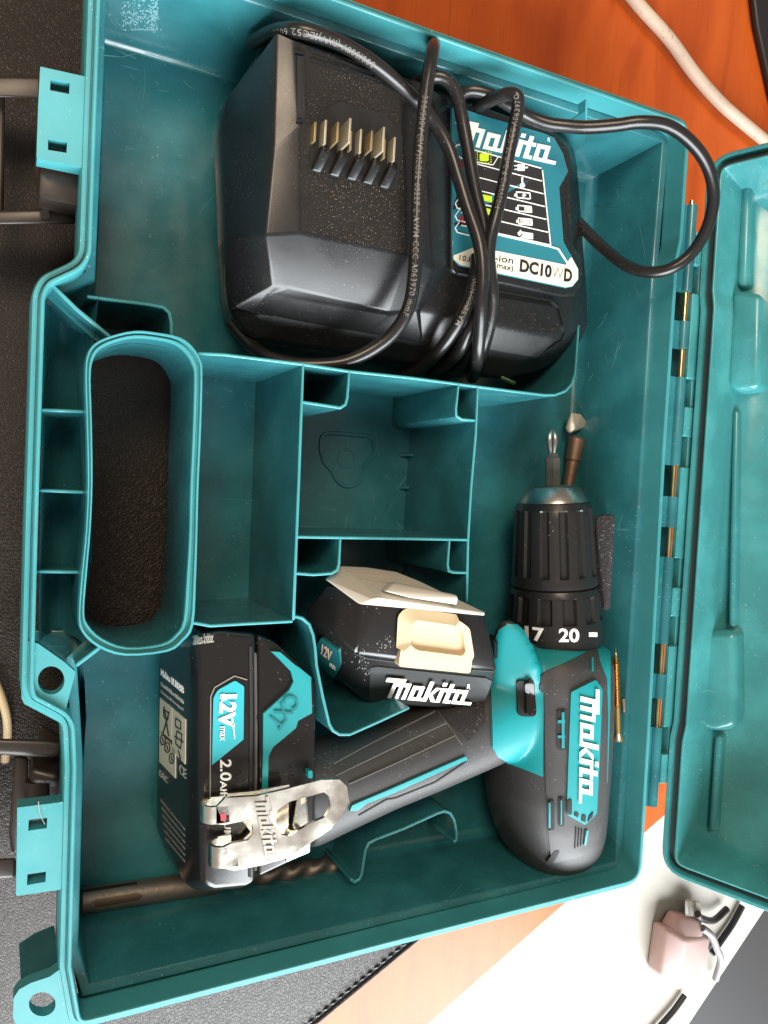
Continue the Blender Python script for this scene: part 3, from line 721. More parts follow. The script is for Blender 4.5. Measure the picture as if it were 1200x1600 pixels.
# recessed dusty bay plate with slots
T_d = bvh(dock)
drape('bay_floor', T_d, [(470, 70), (622, 118), (632, 300), (633, 396), (470, 360), (472, 200)], .0004, M_dusty, chg, 12)
drape('bay_frame', T_d, stroke([(459, 82), (475, 86), (476, 190), (462, 190)], 3.0) , .0012, M_black, chg, 12)
drape('bay_slot', T_d, [(463, 88), (471, 90), (472, 188), (464, 186)], .0008, M_hole, chg, 10)
drape('bay_ridge', T_d, stroke([(481, 79), (580, 117)], 3), .0014, M_black, chg, 12)
drape('bay_ridge', T_d, stroke([(484, 95), (585, 125)], 3), .0012, M_black, chg, 12)
drape('bay_well', T_d, [(484, 232), (500, 176), (530, 160), (600, 178), (628, 215), (620, 297), (482, 262)], .0007, M_hole, chg, 10)
for (x, y) in ((512, 268), (540, 275), (567, 281), (592, 287), (618, 294)):   # guards in front of the contacts
    T = [SC(x - 25, y - 3, .0575), SC(x - 10, y + 2, .0575), SC(x + 4, y - 27, .0605), SC(x - 8, y - 32, .0605)]
    hull('contact_guard', T + [SC(x - 8, y - 44, .059), SC(x + 4, y - 40, .059)] + [Vector((p.x, p.y, .0645)) for p in T], M_black, chg, .0005, 2)
for (x, y), hgt in zip(((512, 268), (540, 275), (567, 281), (592, 287), (618, 294)), (.0065, .0120, .0060, .0115, .0065)):
    a, b_ = SC(x - 13, y - 32, .0545), SC(x - 15, y - 70, .0545)
    mid = (a + b_) / 2; ln_ = (a - b_).length
    for dx, hh, mt, nm in ((0, hgt, M_blade, 'contact_blade'), (-.0032, hgt * .72, M_brassdark, 'contact_cheek')):
        bbox_obj(nm, mid + V3(dx, 0, hh / 2), (.0009, ln_ * (1 if dx == 0 else .8), hh), mt, chg, .0002)
# raised front panel at the right
T_b = bvh(body)
drape('front_panel', T_b, [tuple(p) for p in round_poly([(748, 462), (862, 480), (874, 520), (836, 556), (752, 542)], [3, 8, 8, 4, 3], 4)], .0016, M_black, chg, 8)
drape('front_trim', T_b, stroke([(752, 452), (800, 460), (862, 471), (872, 480), (882, 520), (876, 532), (838, 556)], 3), .0009, M_black, chg, 8)
drape('parting_line', T_b, stroke([(752, 536), (870, 556)], 2.2), .0006, M_black, chg, 8)
# label plate: its own flat plane
def LP(px, py, h=0.0): return SC(px, py, .0462 + h)
border = [(704, 165), (742, 160), (815, 188), (868, 207), (888, 228), (897, 268), (882, 295), (886, 330), (890, 372), (912, 402), (912, 440), (900, 462), (880, 464), (712, 428), (704, 420)]
prism('label_bezel', [LP(*p) for p in border], .044, M_black, chg, .0012, 3)
plate_pts = [(706, 168), (730, 172), (760, 182), (850, 208), (866, 215), (880, 240), (888, 268), (874, 293), (877, 330), (881, 378), (904, 420), (904, 437), (895, 448), (884, 450), (718, 415), (708, 404)]
lab = prism('label_plate', [LP(*p, .0006) for p in plate_pts], .054, M_labelteal, chg, .0001, 1)
T_l = bvh(lab)
lo = dict(res=40)
lab_cream = drape('cream_band', T_l, [(707.5, 377), (776, 392), (884, 414), (890, 404), (893, 402), (903, 421), (903, 436), (894, 447), (884, 449), (719, 414), (709, 405)], .00012, M_label, lab, None)
lab_panel = drape('status_panel', T_l, [tuple(p) for p in round_poly([(739, 234), (838, 261), (848, 266), (860, 384), (706, 350), (708, 322)], [1, 4, 4, 0, 3, 3], 3)], .00012, M_labelblack, lab, None)
rows = []
for i in range(7):
    t = i / 6
    xl = 720 + 0 * t; yl = 229 + t * 123; xr = 845 + t * 14; yr = 263 + t * 120
    if i in (0, 6): rows += stroke([(xl - 10 * 0, yl), (xr, yr)], 1.6)
    else: rows += stroke([(745 - 30 * t, yl + 7 - 8 * t), (xr - 1, yr)], 1.4)
rows += stroke([(847, 266), (860, 384)], 1.6)
rows += stroke([(887, 412), (872, 389), (858, 385), (776, 366)], 2.2)
for i in range(3): rows += stroke([(726, 300 + 19 * i - 4), (711, 318 + 19 * i), (714, 325 + 19 * i), (733, 330 + 19 * i)], 1.4)
rows += stroke([(727, 228), (714, 226), (710, 232), (713, 242), (722, 248)], 1.6) + stroke([(778, 245), (770, 258), (742, 253)], 1.4)
drape('white_rules', T_l, rows, .00030, M_white, lab, None)
drape('lime_mark', T_l, [[tuple(p) for p in rrect(749, 240, 763, 252, 2)], [(754, 304), (768, 307), (768, 316), (755, 313)], [(757, 325), (770, 328), (764, 336), (759, 335)]], .00030, M_lime, lab, None)
dash = []
for k in range(18):
    a = 2 * math.pi * k / 18; dash.append(circ(756 + 10.5 * max(-1, min(1, 1.3 * math.cos(a))), 246 + 8.6 * max(-1, min(1, 1.3 * math.sin(a))), 1.0, 1.0, 5))
drape('dashed_frame', T_l, dash, .00032, M_lime, lab, None)
drape('red_mark', T_l, [rect(716, 252, 724, 262), rect(719, 338, 724, 348), rect(726, 340, 730, 350)], .00030, M_red, lab, None)
ic = []
def ico(x, y):
    ic.append(rect(x - 2, y - 4, x + 9, y + 4)); return x, y
ic += [rect(808, 257, 819, 267), rect(803, 258.5, 808, 260), rect(803, 264, 808, 265.5), rect(819, 261, 824, 263)]
ic += [rect(814, 277, 816.5, 287), circ(815.5, 290, 4, 4, 10)]
for r_, (x, y, n_) in enumerate(((816, 304, 0), (818, 325, 3), (819, 345, 5))):
    ic += stroke([(x - 10, y - 4), (x + 11, y - 2), (x + 12, y + 7), (x - 9, y + 5), (x - 10, y - 4)], 1.5) + [rect(x - 13, y - 1, x - 10, y + 3)]
    for q in range(n_): ic.append(rect(x + 8 - 3.6 * q, y - 2.5 - .3 * q, x + 10.4 - 3.6 * q, y + 6 - .3 * q))
ic += [[(815, 306), (819, 300), (818, 304), (822, 305), (815, 311), (817, 307)]]
ic += [[(813, 362), (832, 365), (832, 374), (812, 371), (816, 367)], [(808, 364), (813, 359), (814, 366), (811, 369)]]
drape('status_icons', T_l, ic, .00045, M_white, lab, None)
tri_mesh_drape('logo_lettering', T_l, WORD, (708, 222), (160, 36), (4, -37), .00030, M_white, lab)
dtext('registered_mark', T_l, 'R', (855, 221), (4, 1), (.5, -6), .0003, M_white, lab)
dtext('label_text', T_l, 'DC10', (812, 424), (48, 10), (1.5, -18), .00030, M_ink, lab, .035)
dtext('label_text', T_l, 'W', (861, 434.5), (18, 3.5), (1.5, -18), .00030, M_grey, lab, -.012)
dtext('label_text', T_l, 'D', (881, 438.5), (11, 2.2), (1.5, -18), .00030, M_ink, lab, .035)
dtext('label_text', T_l, 'Li-ion', (760, 406), (41, 6.5), (1, -10), .00030, M_ink, lab)
dtext('label_text', T_l, '10.8V-12V(max)', (717, 409.5), (84, 17), (1, -11), .00030, M_ink, lab, -.004)
# prongs half hidden under the charger cable bundle
# cord
def cord(pts, r=.0030): return [SC(*p) for p in pts], r
cords = {
 'A': [(362, 505, .020), (393, 540, .026), (420, 558, .034), (460, 568, .040), (500, 570, .044), (540, 565, .047), (580, 547, .050), (615, 520, .054), (638, 482, .058), (647, 433, .060), (650, 380, .061), (652, 300, .0615), (658, 210, .0625), (666, 140, .063), (674, 90, .062), (677, 72, .056), (678, 66, .040)],
 'B': [(395, 66, .030), (425, 51, .044), (450, 46, .053), (480, 50, .0575), (533, 68, .0590), (587, 101, .0595), (640, 147, .0560), (673, 183, .054), (700, 229, .055), (717, 280, .0570), (731, 326, .059), (748, 377, .062), (754, 425, .0630), (752, 470, .0620), (750, 510, .058), (747, 550, .052), (743, 576, .042), (738, 590, .028)],
 'C': [(650, 130, .044), (668, 122, .050), (690, 121, .053), (706, 133, .054), (716, 156, .054), (723, 190, .0535), (732, 240, .0535), (743, 300, .0535), (755, 350, .054), (763, 400, .054), (768, 450, .054), (766, 500, .050), (757, 540, .044), (747, 570, .034), (738, 586, .024)],
 'D': [(742, 170, .044), (760, 160, .052), (780, 151, .058), (797, 147, .062), (808, 152, .0640), (809, 170, .063), (803, 200, .061), (794, 245, .060), (785, 295, .0595), (774, 340, .0595), (765, 380, .0580), (764, 415, .057), (769, 450, .056), (770, 475, .054), (764, 510, .050), (752, 548, .044), (742, 575, .034)],
 'E': [(715, 150, .046), (737, 142, .050), (768, 149, .053), (799, 166, .054), (826, 182, .055), (855, 193, .058), (885, 197, .062), (918, 199, .067), (960, 196, .073), (1001, 191, .079), (1041, 196, .083), (1075, 218, .085), (1103, 254, .085), (1115, 300, .083), (1107, 350, .079), (1082, 394, .073), (1047, 420, .067), (1009, 425, .059), (975, 413, .050), (940, 385, .040), (909, 354, .032), (890, 335, .026)],
 'F': [(745, 400, .052), (742, 435, .0535), (735, 466, .0530), (722, 494, .0520), (700, 530, .046), (675, 560, .038), (650, 580, .028), (625, 586, .020)],
 'G': [(752, 470, .054), (742, 500, .0515), (732, 520, .0490), (718, 548, .043), (697, 570, .034), (672, 585, .024)],
 'H': [(745, 530, .046), (733, 556, .040), (715, 575, .032), (692, 588, .022)],
}
bm = bmesh.new(); cpath = {}
for k_, p in cords.items():
    path = smooth_path([SC(*q) for q in p], 7); cpath[k_] = path; tube_bm(bm, path, .00265, 14)
cordo = finish(bm, 'power_cord', M_cord, chg, 60)
def path_text(name, path, r, body, s0, size, ang, m, par, flip=False):
    n = len(path); acc = [0]
    for a, b_ in zip(path, path[1:]): acc.append(acc[-1] + (b_ - a).length)
    c = bpy.data.curves.new('lettering', 'FONT'); c.body = body; c.size = size; c.resolution_u = 2; c.space_character = 1.12; c.offset = 0.00002
    o = bpy.data.objects.new('lettering', c); me = bpy.data.meshes.new_from_object(o)
    vs = [v.co.copy() for v in me.vertices]; fs = [tuple(p.vertices) for p in me.polygons]
    bpy.data.objects.remove(o); bpy.data.meshes.remove(me); bpy.data.curves.remove(c)
    x1 = max(v.x for v in vs); yc = size * .35
    bm = bmesh.new(); LV = []
    for v in vs:
        s = s0 + (v.x if not flip else x1 - v.x); y = (v.y - yc) * (1 if not flip else -1)
        i = 0
        while i < n - 2 and acc[i + 1] < s: i += 1
        t = (s - acc[i]) / max(acc[i + 1] - acc[i], 1e-9)
        p = path[i].lerp(path[i + 1], t); tg = (path[i + 1] - path[i]).normalized()
        view = (CAM - p).normalized(); side = tg.cross(view).normalized(); upv = side.cross(tg)
        a = -y / r + ang
        LV.append(bm.verts.new(p + (upv * math.cos(a) + side * math.sin(a)) * (r + .00012)))
    for f in fs:
        try: bm.faces.new([LV[i] for i in f])
        except ValueError: pass
    return finish(bm, name, m, par, 0)
M_print = mat('pale_cord_print', (0.15, 0.135, 0.12), 0.6)
path_text('cord_lettering', cpath['A'], .00265, '300/500V (RVV)IEC52 60227 E AWM CCC A063970 mmF', .083, .0030, 0.0, M_print, cordo, True)
path_text('cord_lettering', cpath['B'], .00265, '300/300V (RVV)IEC52 60227', .018, .0030, 0.25, M_print, cordo, True)
path_text('cord_lettering', cpath['D'], .00265, 'H03VVH2-F 2x0.75 CCC A063970', .022, .0029, 0.1, M_print, cordo, True)
path_text('cord_lettering', cpath['F'], .00265, 'MASZOU NSW', .010, .0028, 0.0, M_print, cordo, True)
pinb = tube('plug_pin', [SC(781, 589, .030), SC(803, 598, .028)], .0011, M_brass, chg, 8, 0)

# ------------------------------------------------------------------ drill
drl = empty('cordless_drill', (.225, -.07, Z_F), 'teal and charcoal cordless drill lying on its side in the case', 'drill')
za = .036
axA, axB = S(864, 757, za), S(868, 1006, za)
dax = (axB - axA).normalized(); LA = (axB - axA).length
def ya(py): return (S(864 + (py - 757) * .016, py, za) - axA).dot(dax)
nose = lathe('chuck_nose', axA, axB, [(ya(758), .0040), (ya(758.5), .0105), (ya(762), .0121), (ya(780), .0158), (ya(786), .0164), (ya(788), .0164)], M_nose, drl, 48)
def fl_s(t, a, r):
    t0, t1 = ya(796), ya(896)
    k_ = (a * 14 / (2 * math.pi)) % 1
    if t0 < t < t1: return r - .0011 * (1 if .36 < k_ < .64 else 0)
    return r
prof = [(ya(784), .0160), (ya(786), .0172), (ya(795), .0184)] + [(ya(797) + (ya(895) - ya(797)) * i / 8, .0186 + .0016 * i / 8) for i in range(9)] + [(ya(897), .0203), (ya(908), .0206), (ya(912), .0205), (ya(914), .0196)]
chuck = lathe('chuck_sleeve', axA, axB, prof, M_gear, drl, 112, fl_s, 25)
def fl_r(t, a, r):
    t0, t1 = ya(926), ya(964)
    k_ = (a * 12 / (2 * math.pi) + .2) % 1
    w_ = .30 - .08 * (t - t0) / (t1 - t0)
    if t0 < t < t1 and abs(k_ - .5) < w_: return r - .0014
    return r
prof = [(ya(913), .0185), (ya(916), .0204), (ya(919), .0207)] + [(ya(925), .0211), (ya(926.5), .0211)] + [(ya(927 + i * 6), .0212 + .0010 * i / 6) for i in range(7)] + [(ya(964.5), .0222), (ya(967), .0224), (ya(985), .0227), (ya(1001), .0225), (ya(1004), .0216), (ya(1006), .018)]
tring = lathe('torque_ring', axA, axB, prof, M_gear, drl, 120, fl_r, 25)
T_r = bvh(tring)
dtext('torque_numerals', T_r, '17', (822, 999), (28, 3.5), (-1, -20), .0002, M_white, tring, .03)
dtext('torque_numerals', T_r, '20', (874, 1002.5), (30, .5), (0, -20), .0002, M_white, tring, .03)
drape('torque_mark', T_r, [rect(920, 988, 933, 995), circ(944, 990, 3.5, 4, 10)], .0002, M_white, tring, None)
# housing loft
secs = [(1003, 872, .0205, .0215), (1010, 870, .0235, .0238), (1025, 866, .0258, .0268), (1050, 862, .0268, .0284), (1100, 860, .0270, .0290), (1150, 858, .0271, .0290), (1190, 855, .0274, .0290), (1225, 852, .0274, .0288), (1260, 853, .0264, .0282), (1290, 856, .0246, .0268), (1315, 858, .0220, .0244), (1335, 858, .0180, .0205), (1347, 858, .0130, .0150), (1354, 858, .006, .007)]
rings = []
ex_ = 2.5
for (py, px, a, b_) in secs:
    c_ = S(px, py, za); r_ = []
    for k in range(56):
        th = 2 * math.pi * k / 56; ct, st = math.cos(th), math.sin(th)
        r_.append(Vector((c_.x + a * math.copysign(abs(ct) ** (2 / ex_), ct), c_.y, c_.z + b_ * math.copysign(abs(st) ** (2 / ex_), st))))
    rings.append(r_)
hous = loft('motor_housing', rings, M_rubber, drl, True, True, True, 60)
# lobe above the trigger
gl = [(770, 1000, .040), (774, 978, .046), (786, 967, .050), (800, 969, .052), (814, 980, .053), (827, 1004, .055), (846, 1080, .056), (768, 1080, .046), (768, 1035, .042), (840, 1040, .058)]
lobe = hull('gear_lobe', [S(*p) for p in gl] + [S(p[0] + 12, p[1] + 8, .02) for p in gl], M_drillteal, drl, .004, 5, 6, 60, 8)
# grip
gp = [(845, 1090, .016), (805, 1100, .020), (762, 1122, .0205), (715, 1147, .0185), (655, 1173, .0178), (590, 1197, .0180), (533, 1219, .0190), (480, 1238, .0205), (462, 1244, .0205)]
cs = [S(p[0], p[1], za) for p in gp]; rings = []
for i, c_ in enumerate(cs):
    t = (cs[min(i + 1, len(cs) - 1)] - cs[max(i - 1, 0)]).normalized(); s = Vector((-t.y, t.x, 0)).normalized(); a = gp[i][2]; b_ = .0195
    rings.append([c_ + s * (a * math.copysign(abs(math.cos(q)) ** .85, math.cos(q))) + Vector((0, 0, b_ * math.copysign(abs(math.sin(q)) ** .85, math.sin(q)))) for q in [2 * math.pi * k / 40 for k in range(40)]])
grip = loft('grip', rings, M_rubber, drl, True, True, True, 60)
jb = bmesh.new()
for o in (hous, lobe, grip): jb.from_mesh(o.data)
jm = bpy.data.meshes.new('drill_body'); jb.to_mesh(jm); jb.free()
jo = bpy.data.objects.new('drill_body', jm); COL.objects.link(jo)
md_ = jo.modifiers.new('r', 'REMESH'); md_.mode = 'VOXEL'; md_.voxel_size = .0011; md_.use_smooth_shade = True
ms_ = jo.modifiers.new('s', 'SMOOTH'); ms_.iterations = 26; ms_.factor = .5
bpy.context.view_layer.update()
nm_ = bpy.data.meshes.new_from_object(jo.evaluated_get(bpy.context.evaluated_depsgraph_get()))
for o in (jo, hous, lobe, grip): bpy.data.objects.remove(o)
for p in nm_.polygons: p.use_smooth = True
dbody = link('housing', nm_, M_rubber, drl)
T_h = T_hg = bvh(dbody)
drape('side_panel', T_h, [(767, 1092), (768, 1060), (771, 1030), (775, 1002), (782, 984), (793, 975), (806, 977), (817, 988), (826, 1006), (836, 1012), (870, 1009), (920, 1009), (944, 1009), (930, 1013), (922, 1017), (880, 1038), (841, 1054), (841, 1075), (850, 1084), (849, 1213), (800, 1193), (776, 1181), (768, 1167)], .0011, M_drillteal, drl, 4)
drape('spine_panel', T_h, [(940, 1009), (952, 1020), (951, 1110), (947, 1222), (943, 1220), (944, 1117), (942, 1057), (934, 1035), (931, 1016)], .0008, M_drillteal, drl, 7)
# raised overmould with the badge
over = [(841, 1055), (880, 1039), (921, 1018), (931, 1016), (934, 1035), (944, 1060), (946, 1117), (944, 1215), (941, 1275), (930, 1312), (905, 1335), (862, 1345), (856, 1290), (853, 1215), (851, 1085), (842, 1075)]
drape('overmould', T_h, over, .0016, M_rubber, drl, 7)
T_o = bvh(*[o for o in COL.objects if o.name == 'overmould'])
badge = drape('badge', T_o, [tuple(p) for p in round_poly([(929, 1062), (891, 1081), (887, 1190), (884, 1271), (912, 1288), (930, 1270), (934, 1196), (939, 1077)], 3, 3)], .0010, M_drillteal, drl, 7)
T_bg = bvh(badge)
tri_mesh_drape('logo_lettering', T_bg, WORD, (906, 1077), (-3, 178), (29, -1), .0008, M_white, badge)
def dlist(nm, tree, polys, off, m, par, res=6):
    for p in polys: drape(nm, tree, [p], off, m, par, res)
dlist('vent_slot', T_bg, [rect(886, 1249, 893, 1272), [(898, 1268), (904, 1271), (902, 1277), (897, 1274)], [(909, 1273), (915, 1274), (914, 1284), (908, 1282)], [(920, 1275), (926, 1268), (925, 1276), (918, 1283)]], .0004, M_hole, badge)
dlist('vent_slot', T_o, [rrect(870, 1109, 886, 1171, 5), rrect(853, 1250, 866, 1296, 4), rrect(872, 1246, 881, 1290, 3)], .0006, M_hole, drl)
dlist('vent_fin', T_o, [rect(877, 1112, 881, 1168), rect(871, 1124, 882, 1129), rect(871, 1148, 882, 1152), rect(857, 1253, 860, 1292), rect(875, 1249, 877, 1287)], .0011, M_drillteal, drl)
dlist('trim_line', T_o, [rect(923, 1028, 926, 1049), [(915, 1296), (918, 1297), (914, 1320), (911, 1319)]], .0008, M_drillteal, drl)
for k in range(4): drape('rear_groove', T_o, stroke([(900 + 4.5 * k, 1292 + 1.5 * k), (898 + 4.5 * k, 1325 - 2 * k)], 1.6), .0004, M_hole, drl, 6)
drape('screw_recess', T_h, [tuple(p) for p in round_poly([(866, 1325), (874, 1325), (862, 1347), (852, 1346)], 4, 3)], .0018, M_hole, drl, 6)
sw = drape('direction_switch', T_h, rrect(805, 1060, 834, 1118, 8), .0022, M_hole, drl, 5)
drape('switch_cap', bvh(sw), rrect(819, 1064, 833, 1116, 5), .0022, M_pack, sw, 4)
tr_ = drape('trigger', T_h, [(766, 1000), (774, 992), (780, 1002), (779, 1026), (771, 1036), (765, 1026)], .004, M_pack, drl, 6)
# grip details
drape('grip_stripe', T_hg, [(545, 1266), (549, 1257), (606, 1233), (726, 1181), (729, 1186), (611, 1239), (572, 1254), (558, 1265)], .0009, M_drillteal, drl, 6)
for a, b_, c_ in (((521, 1194), (580, 1163), (680, 1112)), ((525, 1212), (600, 1176), (697, 1131)), ((545, 1225), (620, 1192), (710, 1150))):
    drape('grip_rib', T_hg, stroke([a, b_, c_], 1.5), .0006, mat('worn_rib', (.16, .16, .16), .5), drl, 8)
drape('grip_groove', T_hg, stroke([(560, 1281 - 7), (604, 1249), (612, 1248), (620, 1246), (680, 1222), (728, 1190)], 1.6), .0003, M_hole, drl, 8)
drape('grip_pad', T_hg, [(686, 1114), (757, 1092), (757, 1130), (731, 1158)], .0005, M_felt, drl, 8)
drape('pad_groove', T_hg, stroke([(684, 1112), (722, 1164)], 1.5), .0005, mat('worn_groove', (.10, .10, .10), .5), drl, 8)
# foot
zf = .0585
ft = [(402, 992), (432, 1004), (456, 1034), (489, 1056), (495, 1066), (495, 1150), (493, 1290), (478, 1330), (455, 1348), (404, 1372)]
foot = hull('foot', [S(*p, zf) for p in ft] + [Vector((S(*p, zf).x, S(*p, zf).y, .014)) for p in ft], M_pack, drl, .0035, 4, 5, 50, 10)
T_f = bvh(foot)
drape('foot_panel', T_f, [(422, 1017), (436, 1018), (458, 1037), (484, 1058), (486, 1113), (464, 1125), (461, 1136), (425, 1166), (418, 1180), (417, 1240), (409, 1240), (410, 1114), (450, 1078), (457, 1064), (453, 1048), (433, 1027)], .0012, M_drillteal, drl, 7)
T_fp = bvh([o for o in COL.objects if o.name == 'foot_panel'][0])
dtext('moulded_letters', T_fp, 'CXT', (451, 1082), (-34, 44), (19, 15), .0007, mat('moulded_letter_shade', (.004, .15, .165), .4), drl, .01)
drape('foot_peg', T_f, rrect(477, 1200, 484, 1212, 3), .003, M_drillteal, drl, 5)
hull('foot_loop', [S(416, 1352, .030), S(440, 1354, .030), S(446, 1345, .030), S(412, 1345, .030), S(416, 1352, .024), S(440, 1354, .024), S(446, 1340, .024), S(412, 1340, .024)], M_drillteal, drl, .001)
dtext('moulded_letters', T_f, '51L', (452, 1196), (0, 22), (7, 0), .0003, M_black, drl)
# battery in the drill
zb = .0600
bt = [(310, 992, zb), (345, 985, zb), (398, 992, zb), (402, 1372, zb), (392, 1386, zb), (335, 1390, zb), (315, 1380, zb)]
bl = [(297, 1012, .055), (247, 1030, .013), (243, 1290, .013), (262, 1340, .014), (291, 1383, .045), (310, 1394, .045), (292, 1006, .050)]
pts = [S(*p) for p in bt + bl] + [Vector((S(*p).x, S(*p).y, .012)) for p in bt]
pts += [S(258, 1035, .012), S(300, 995, .045), S(352, 975, .045), S(400, 980, .045)]
pack = hull('battery_pack', pts, M_pack, drl, .0040, 6, 8, 60, 10)
T_p = bvh(pack)
st_ = drape('pack_badge', T_p, [tuple(p) for p in round_poly([(367, 1063), (381, 1072), (380, 1155), (331, 1195), (333, 1090), (340, 1078)], [3, 3, 1, 1, 4, 4], 3)], .0004, mat('bright_teal_badge', (.020, .36, .42), .4), pack, 8)
T_s = bvh(st_)
dtext('badge_text', T_s, '12V', (345, 1086), (-4, 49), (24, 0), .0004, M_white, pack, .04)
dtext('badge_text', T_s, 'max', (343, 1135), (0, 22), (8, 0), .0004, M_white, pack)
drape('badge_swash', T_s, [[(345, 1086), (350, 1083), (355, 1092), (346, 1096)], [(361, 1122), (364, 1121), (367, 1153), (366, 1154)]], .0004, M_white, pack, None)
dtext('capacity_text', T_p, '2.0', (344, 1187), (0, 32), (17, 0), .0003, M_white, pack, .02)
dtext('capacity_text', T_p, 'Ah', (344, 1220), (0, 20), (10, 0), .0003, M_white, pack, .015)
dtext('capacity_text', T_p, 'LITHIUM', (350, 1238), (0, 72), (10, 0), .0003, M_white, pack, .015)
drape('badge_outline', T_p, stroke([(386, 1062), (366, 1056), (335, 1074), (329, 1088), (328, 1250)], 1.6), .0004, mat('worn_edge', (.22, .2, .18), .4), pack, 8)
drape('pack_groove', T_p, stroke([(391, 1010), (392, 1120), (391, 1250), (390, 1370)], 4.0), .0004, M_hole, pack, 10)
drape('pack_ridge', T_p, stroke([(398, 1020), (399, 1120), (398, 1360)], 2.0), .0006, mat('worn_ridge', (.12, .11, .105), .35), pack, 10)
drape('pack_arrow', T_p, [(378, 1206), (386, 1218), (378, 1222), (368, 1212)], .0004, M_hole, pack, 8)
M_faint = mat('faint_print', (.13, .13, .125), .5)
M_silv = mat('silver_print', (.34, .33, .30), .5)
# printed data on the end face
for i, (s_, h_) in enumerate((('Makita BL1021B', 11), ('Li-ion 10.8-12Vmax 2.0Ah 22Wh', 6), ('Rechargeable battery pack', 5), ('Batterie Akku Accu Bateria', 5), ('Made in China 2019', 5))):
    x0, y0 = 252, 1046 + 12 * i + (4 if i else 0)
    dtext('data_text', T_p, s_, (x0, y0 + 9), (35, 29), (0, -h_), .0002, M_silv if i else M_white, pack)
drape('data_panel', T_p, [[(251, 1090), (270, 1106), (269, 1156), (250, 1141)], [(271, 1107), (291, 1124), (290, 1194), (270, 1172)], [(250, 1143), (275, 1171), (275, 1216), (250, 1190)]], .0003, mat('aged_cream_print', (.50, .44, .33), .5), pack, 8)
ink = []
ink += stroke([(258, 1104), (265, 1150)], 1.4) + stroke([(266, 1112), (256, 1146)], 1.4) + stroke([(257, 1108), (265, 1114), (264, 1125), (258, 1121), (257, 1108)], 1.2)
ink += stroke([(276, 1122), (284, 1128), (284, 1140), (276, 1135), (276, 1122)], 1.2) + stroke([(278, 1142), (286, 1148), (284, 1170), (276, 1162), (278, 1142)], 1.2) + stroke([(274, 1150), (288, 1160)], 1.2) + stroke([(280, 1172), (284, 1186)], 1.2)
for q in ((256, 1156), (263, 1168), (270, 1185)): ink += stroke(circ(q[0], q[1], 4, 8, 10) + [circ(q[0], q[1], 4, 8, 10)[0]], 1.2) + stroke([(q[0] - 1, q[1] - 4), (q[0] + 1, q[1] + 4)], 1.2)
drape('data_icons', T_p, ink, .0005, M_ink, pack, None)
dtext('data_text', T_p, 'CE', (281, 1207), (10, 10), (0, -15), .0003, M_silv, pack)
dtext('data_text', T_p, 'EAC', (250, 1212), (12, 12), (0, -10), .0003, M_silv, pack)
for i in range(6):
    dtext('data_text', T_p, 'CAUTION do not disassemble or short contacts keep dry', (251 + 1.5 * i, 1252 + 12 * i), (38 - 1.5 * i, 46 - 2 * i), (0, -4.5), .0002, M_faint, pack)
T_p2 = bvh(pack)
tri_mesh_drape('pack_logo', T_p2, WORD, (300, 1008), (34, -5), (2, -14), .0003, M_grey, pack)
# belt clip
clip = None
zc = .0715
def cl_plate(name, outer, holes, z, th, par): return plate_holes(name, outer, holes, z, th, par, M_steel)
outer = [(352, 1247), (400, 1244), (440, 1235), (501, 1219), (530, 1218), (542, 1229), (546, 1253), (536, 1271), (517, 1296), (484, 1318), (452, 1340), (410, 1352), (365, 1361), (350, 1357), (350, 1324), (362, 1318), (388, 1313), (396, 1303), (395, 1291), (386, 1282), (370, 1285), (352, 1289), (338, 1288), (338, 1262)]
hole = [(434, 1266), (452, 1253), (506, 1238), (514, 1244), (517, 1261), (508, 1277), (484, 1287), (452, 1307), (439, 1304), (431, 1283)]
clip = cl_plate('belt_clip', [(x, y) for x, y in outer], [hole], zc, .0014, drl)
lowp = [(356, 1240), (400, 1236), (440, 1228), (452, 1226), (450, 1316), (440, 1336), (430, 1345), (380, 1352), (356, 1350), (358, 1318), (380, 1312), (392, 1300), (380, 1284), (356, 1286)]
cl_plate('clip_back', lowp, [], .0628, .0012, clip)
for (xa, ya_, xb, yb) in ((338, 1261, 338, 1288), (350, 1324, 350, 1357)):
    bm = bmesh.new(); A_, B_ = [], []
    p0, p1 = S(xa, ya_, zc), S(xb, yb, zc)
    for lst, rr in ((A_, .0044), (B_, .0031)):
        for k in range(13):
            th = math.pi / 2 + math.pi * k / 12
            off = Vector((rr * math.cos(th), 0, rr * math.sin(th) - .0044))
            lst.append((bm.verts.new(p0 + off), bm.verts.new(p1 + off)))
    for k in range(12):
        bm.faces.new((A_[k][0], A_[k][1], A_[k + 1][1], A_[k + 1][0])); bm.faces.new((B_[k][0], B_[k + 1][0], B_[k + 1][1], B_[k][1]))
        bm.faces.new((A_[k][0], A_[k + 1][0], B_[k + 1][0], B_[k][0])); bm.faces.new((A_[k][1], B_[k][1], B_[k + 1][1], A_[k + 1][1]))
    finish(bm, 'clip_bend', M_steel, clip, 50)
    for zz in (zc, .0628 + .0000):
        q = [S(xa, ya_, zc), S(xb, yb, zc)]
        q = [Vector((p.x - .0002, p.y, zz)) for p in q] + [Vector((p.x + .005, p.y, zz)) for p in q[::-1]]
        prism('clip_strap', q, zz - .0012, M_steel, clip, .0001, 1)
T_c = bvh(clip)
tri_mesh_drape('clip_logo_shade', T_c, WORD, (398.5, 1250), (18, 94), (22, -5), .0003, mat('stamping_shadow', (.20, .175, .14), .4, metal=1.0), clip)
tri_mesh_drape('clip_logo', T_c, WORD, (397, 1248), (18, 94), (22, -5), .0006, mat('bright_stamping', (.9, .86, .78), .25, metal=1.0), clip)
drape('clip_paint', T_c, [(344, 1272), (352, 1270), (354, 1280), (345, 1283)], .0002, M_red, clip, None)
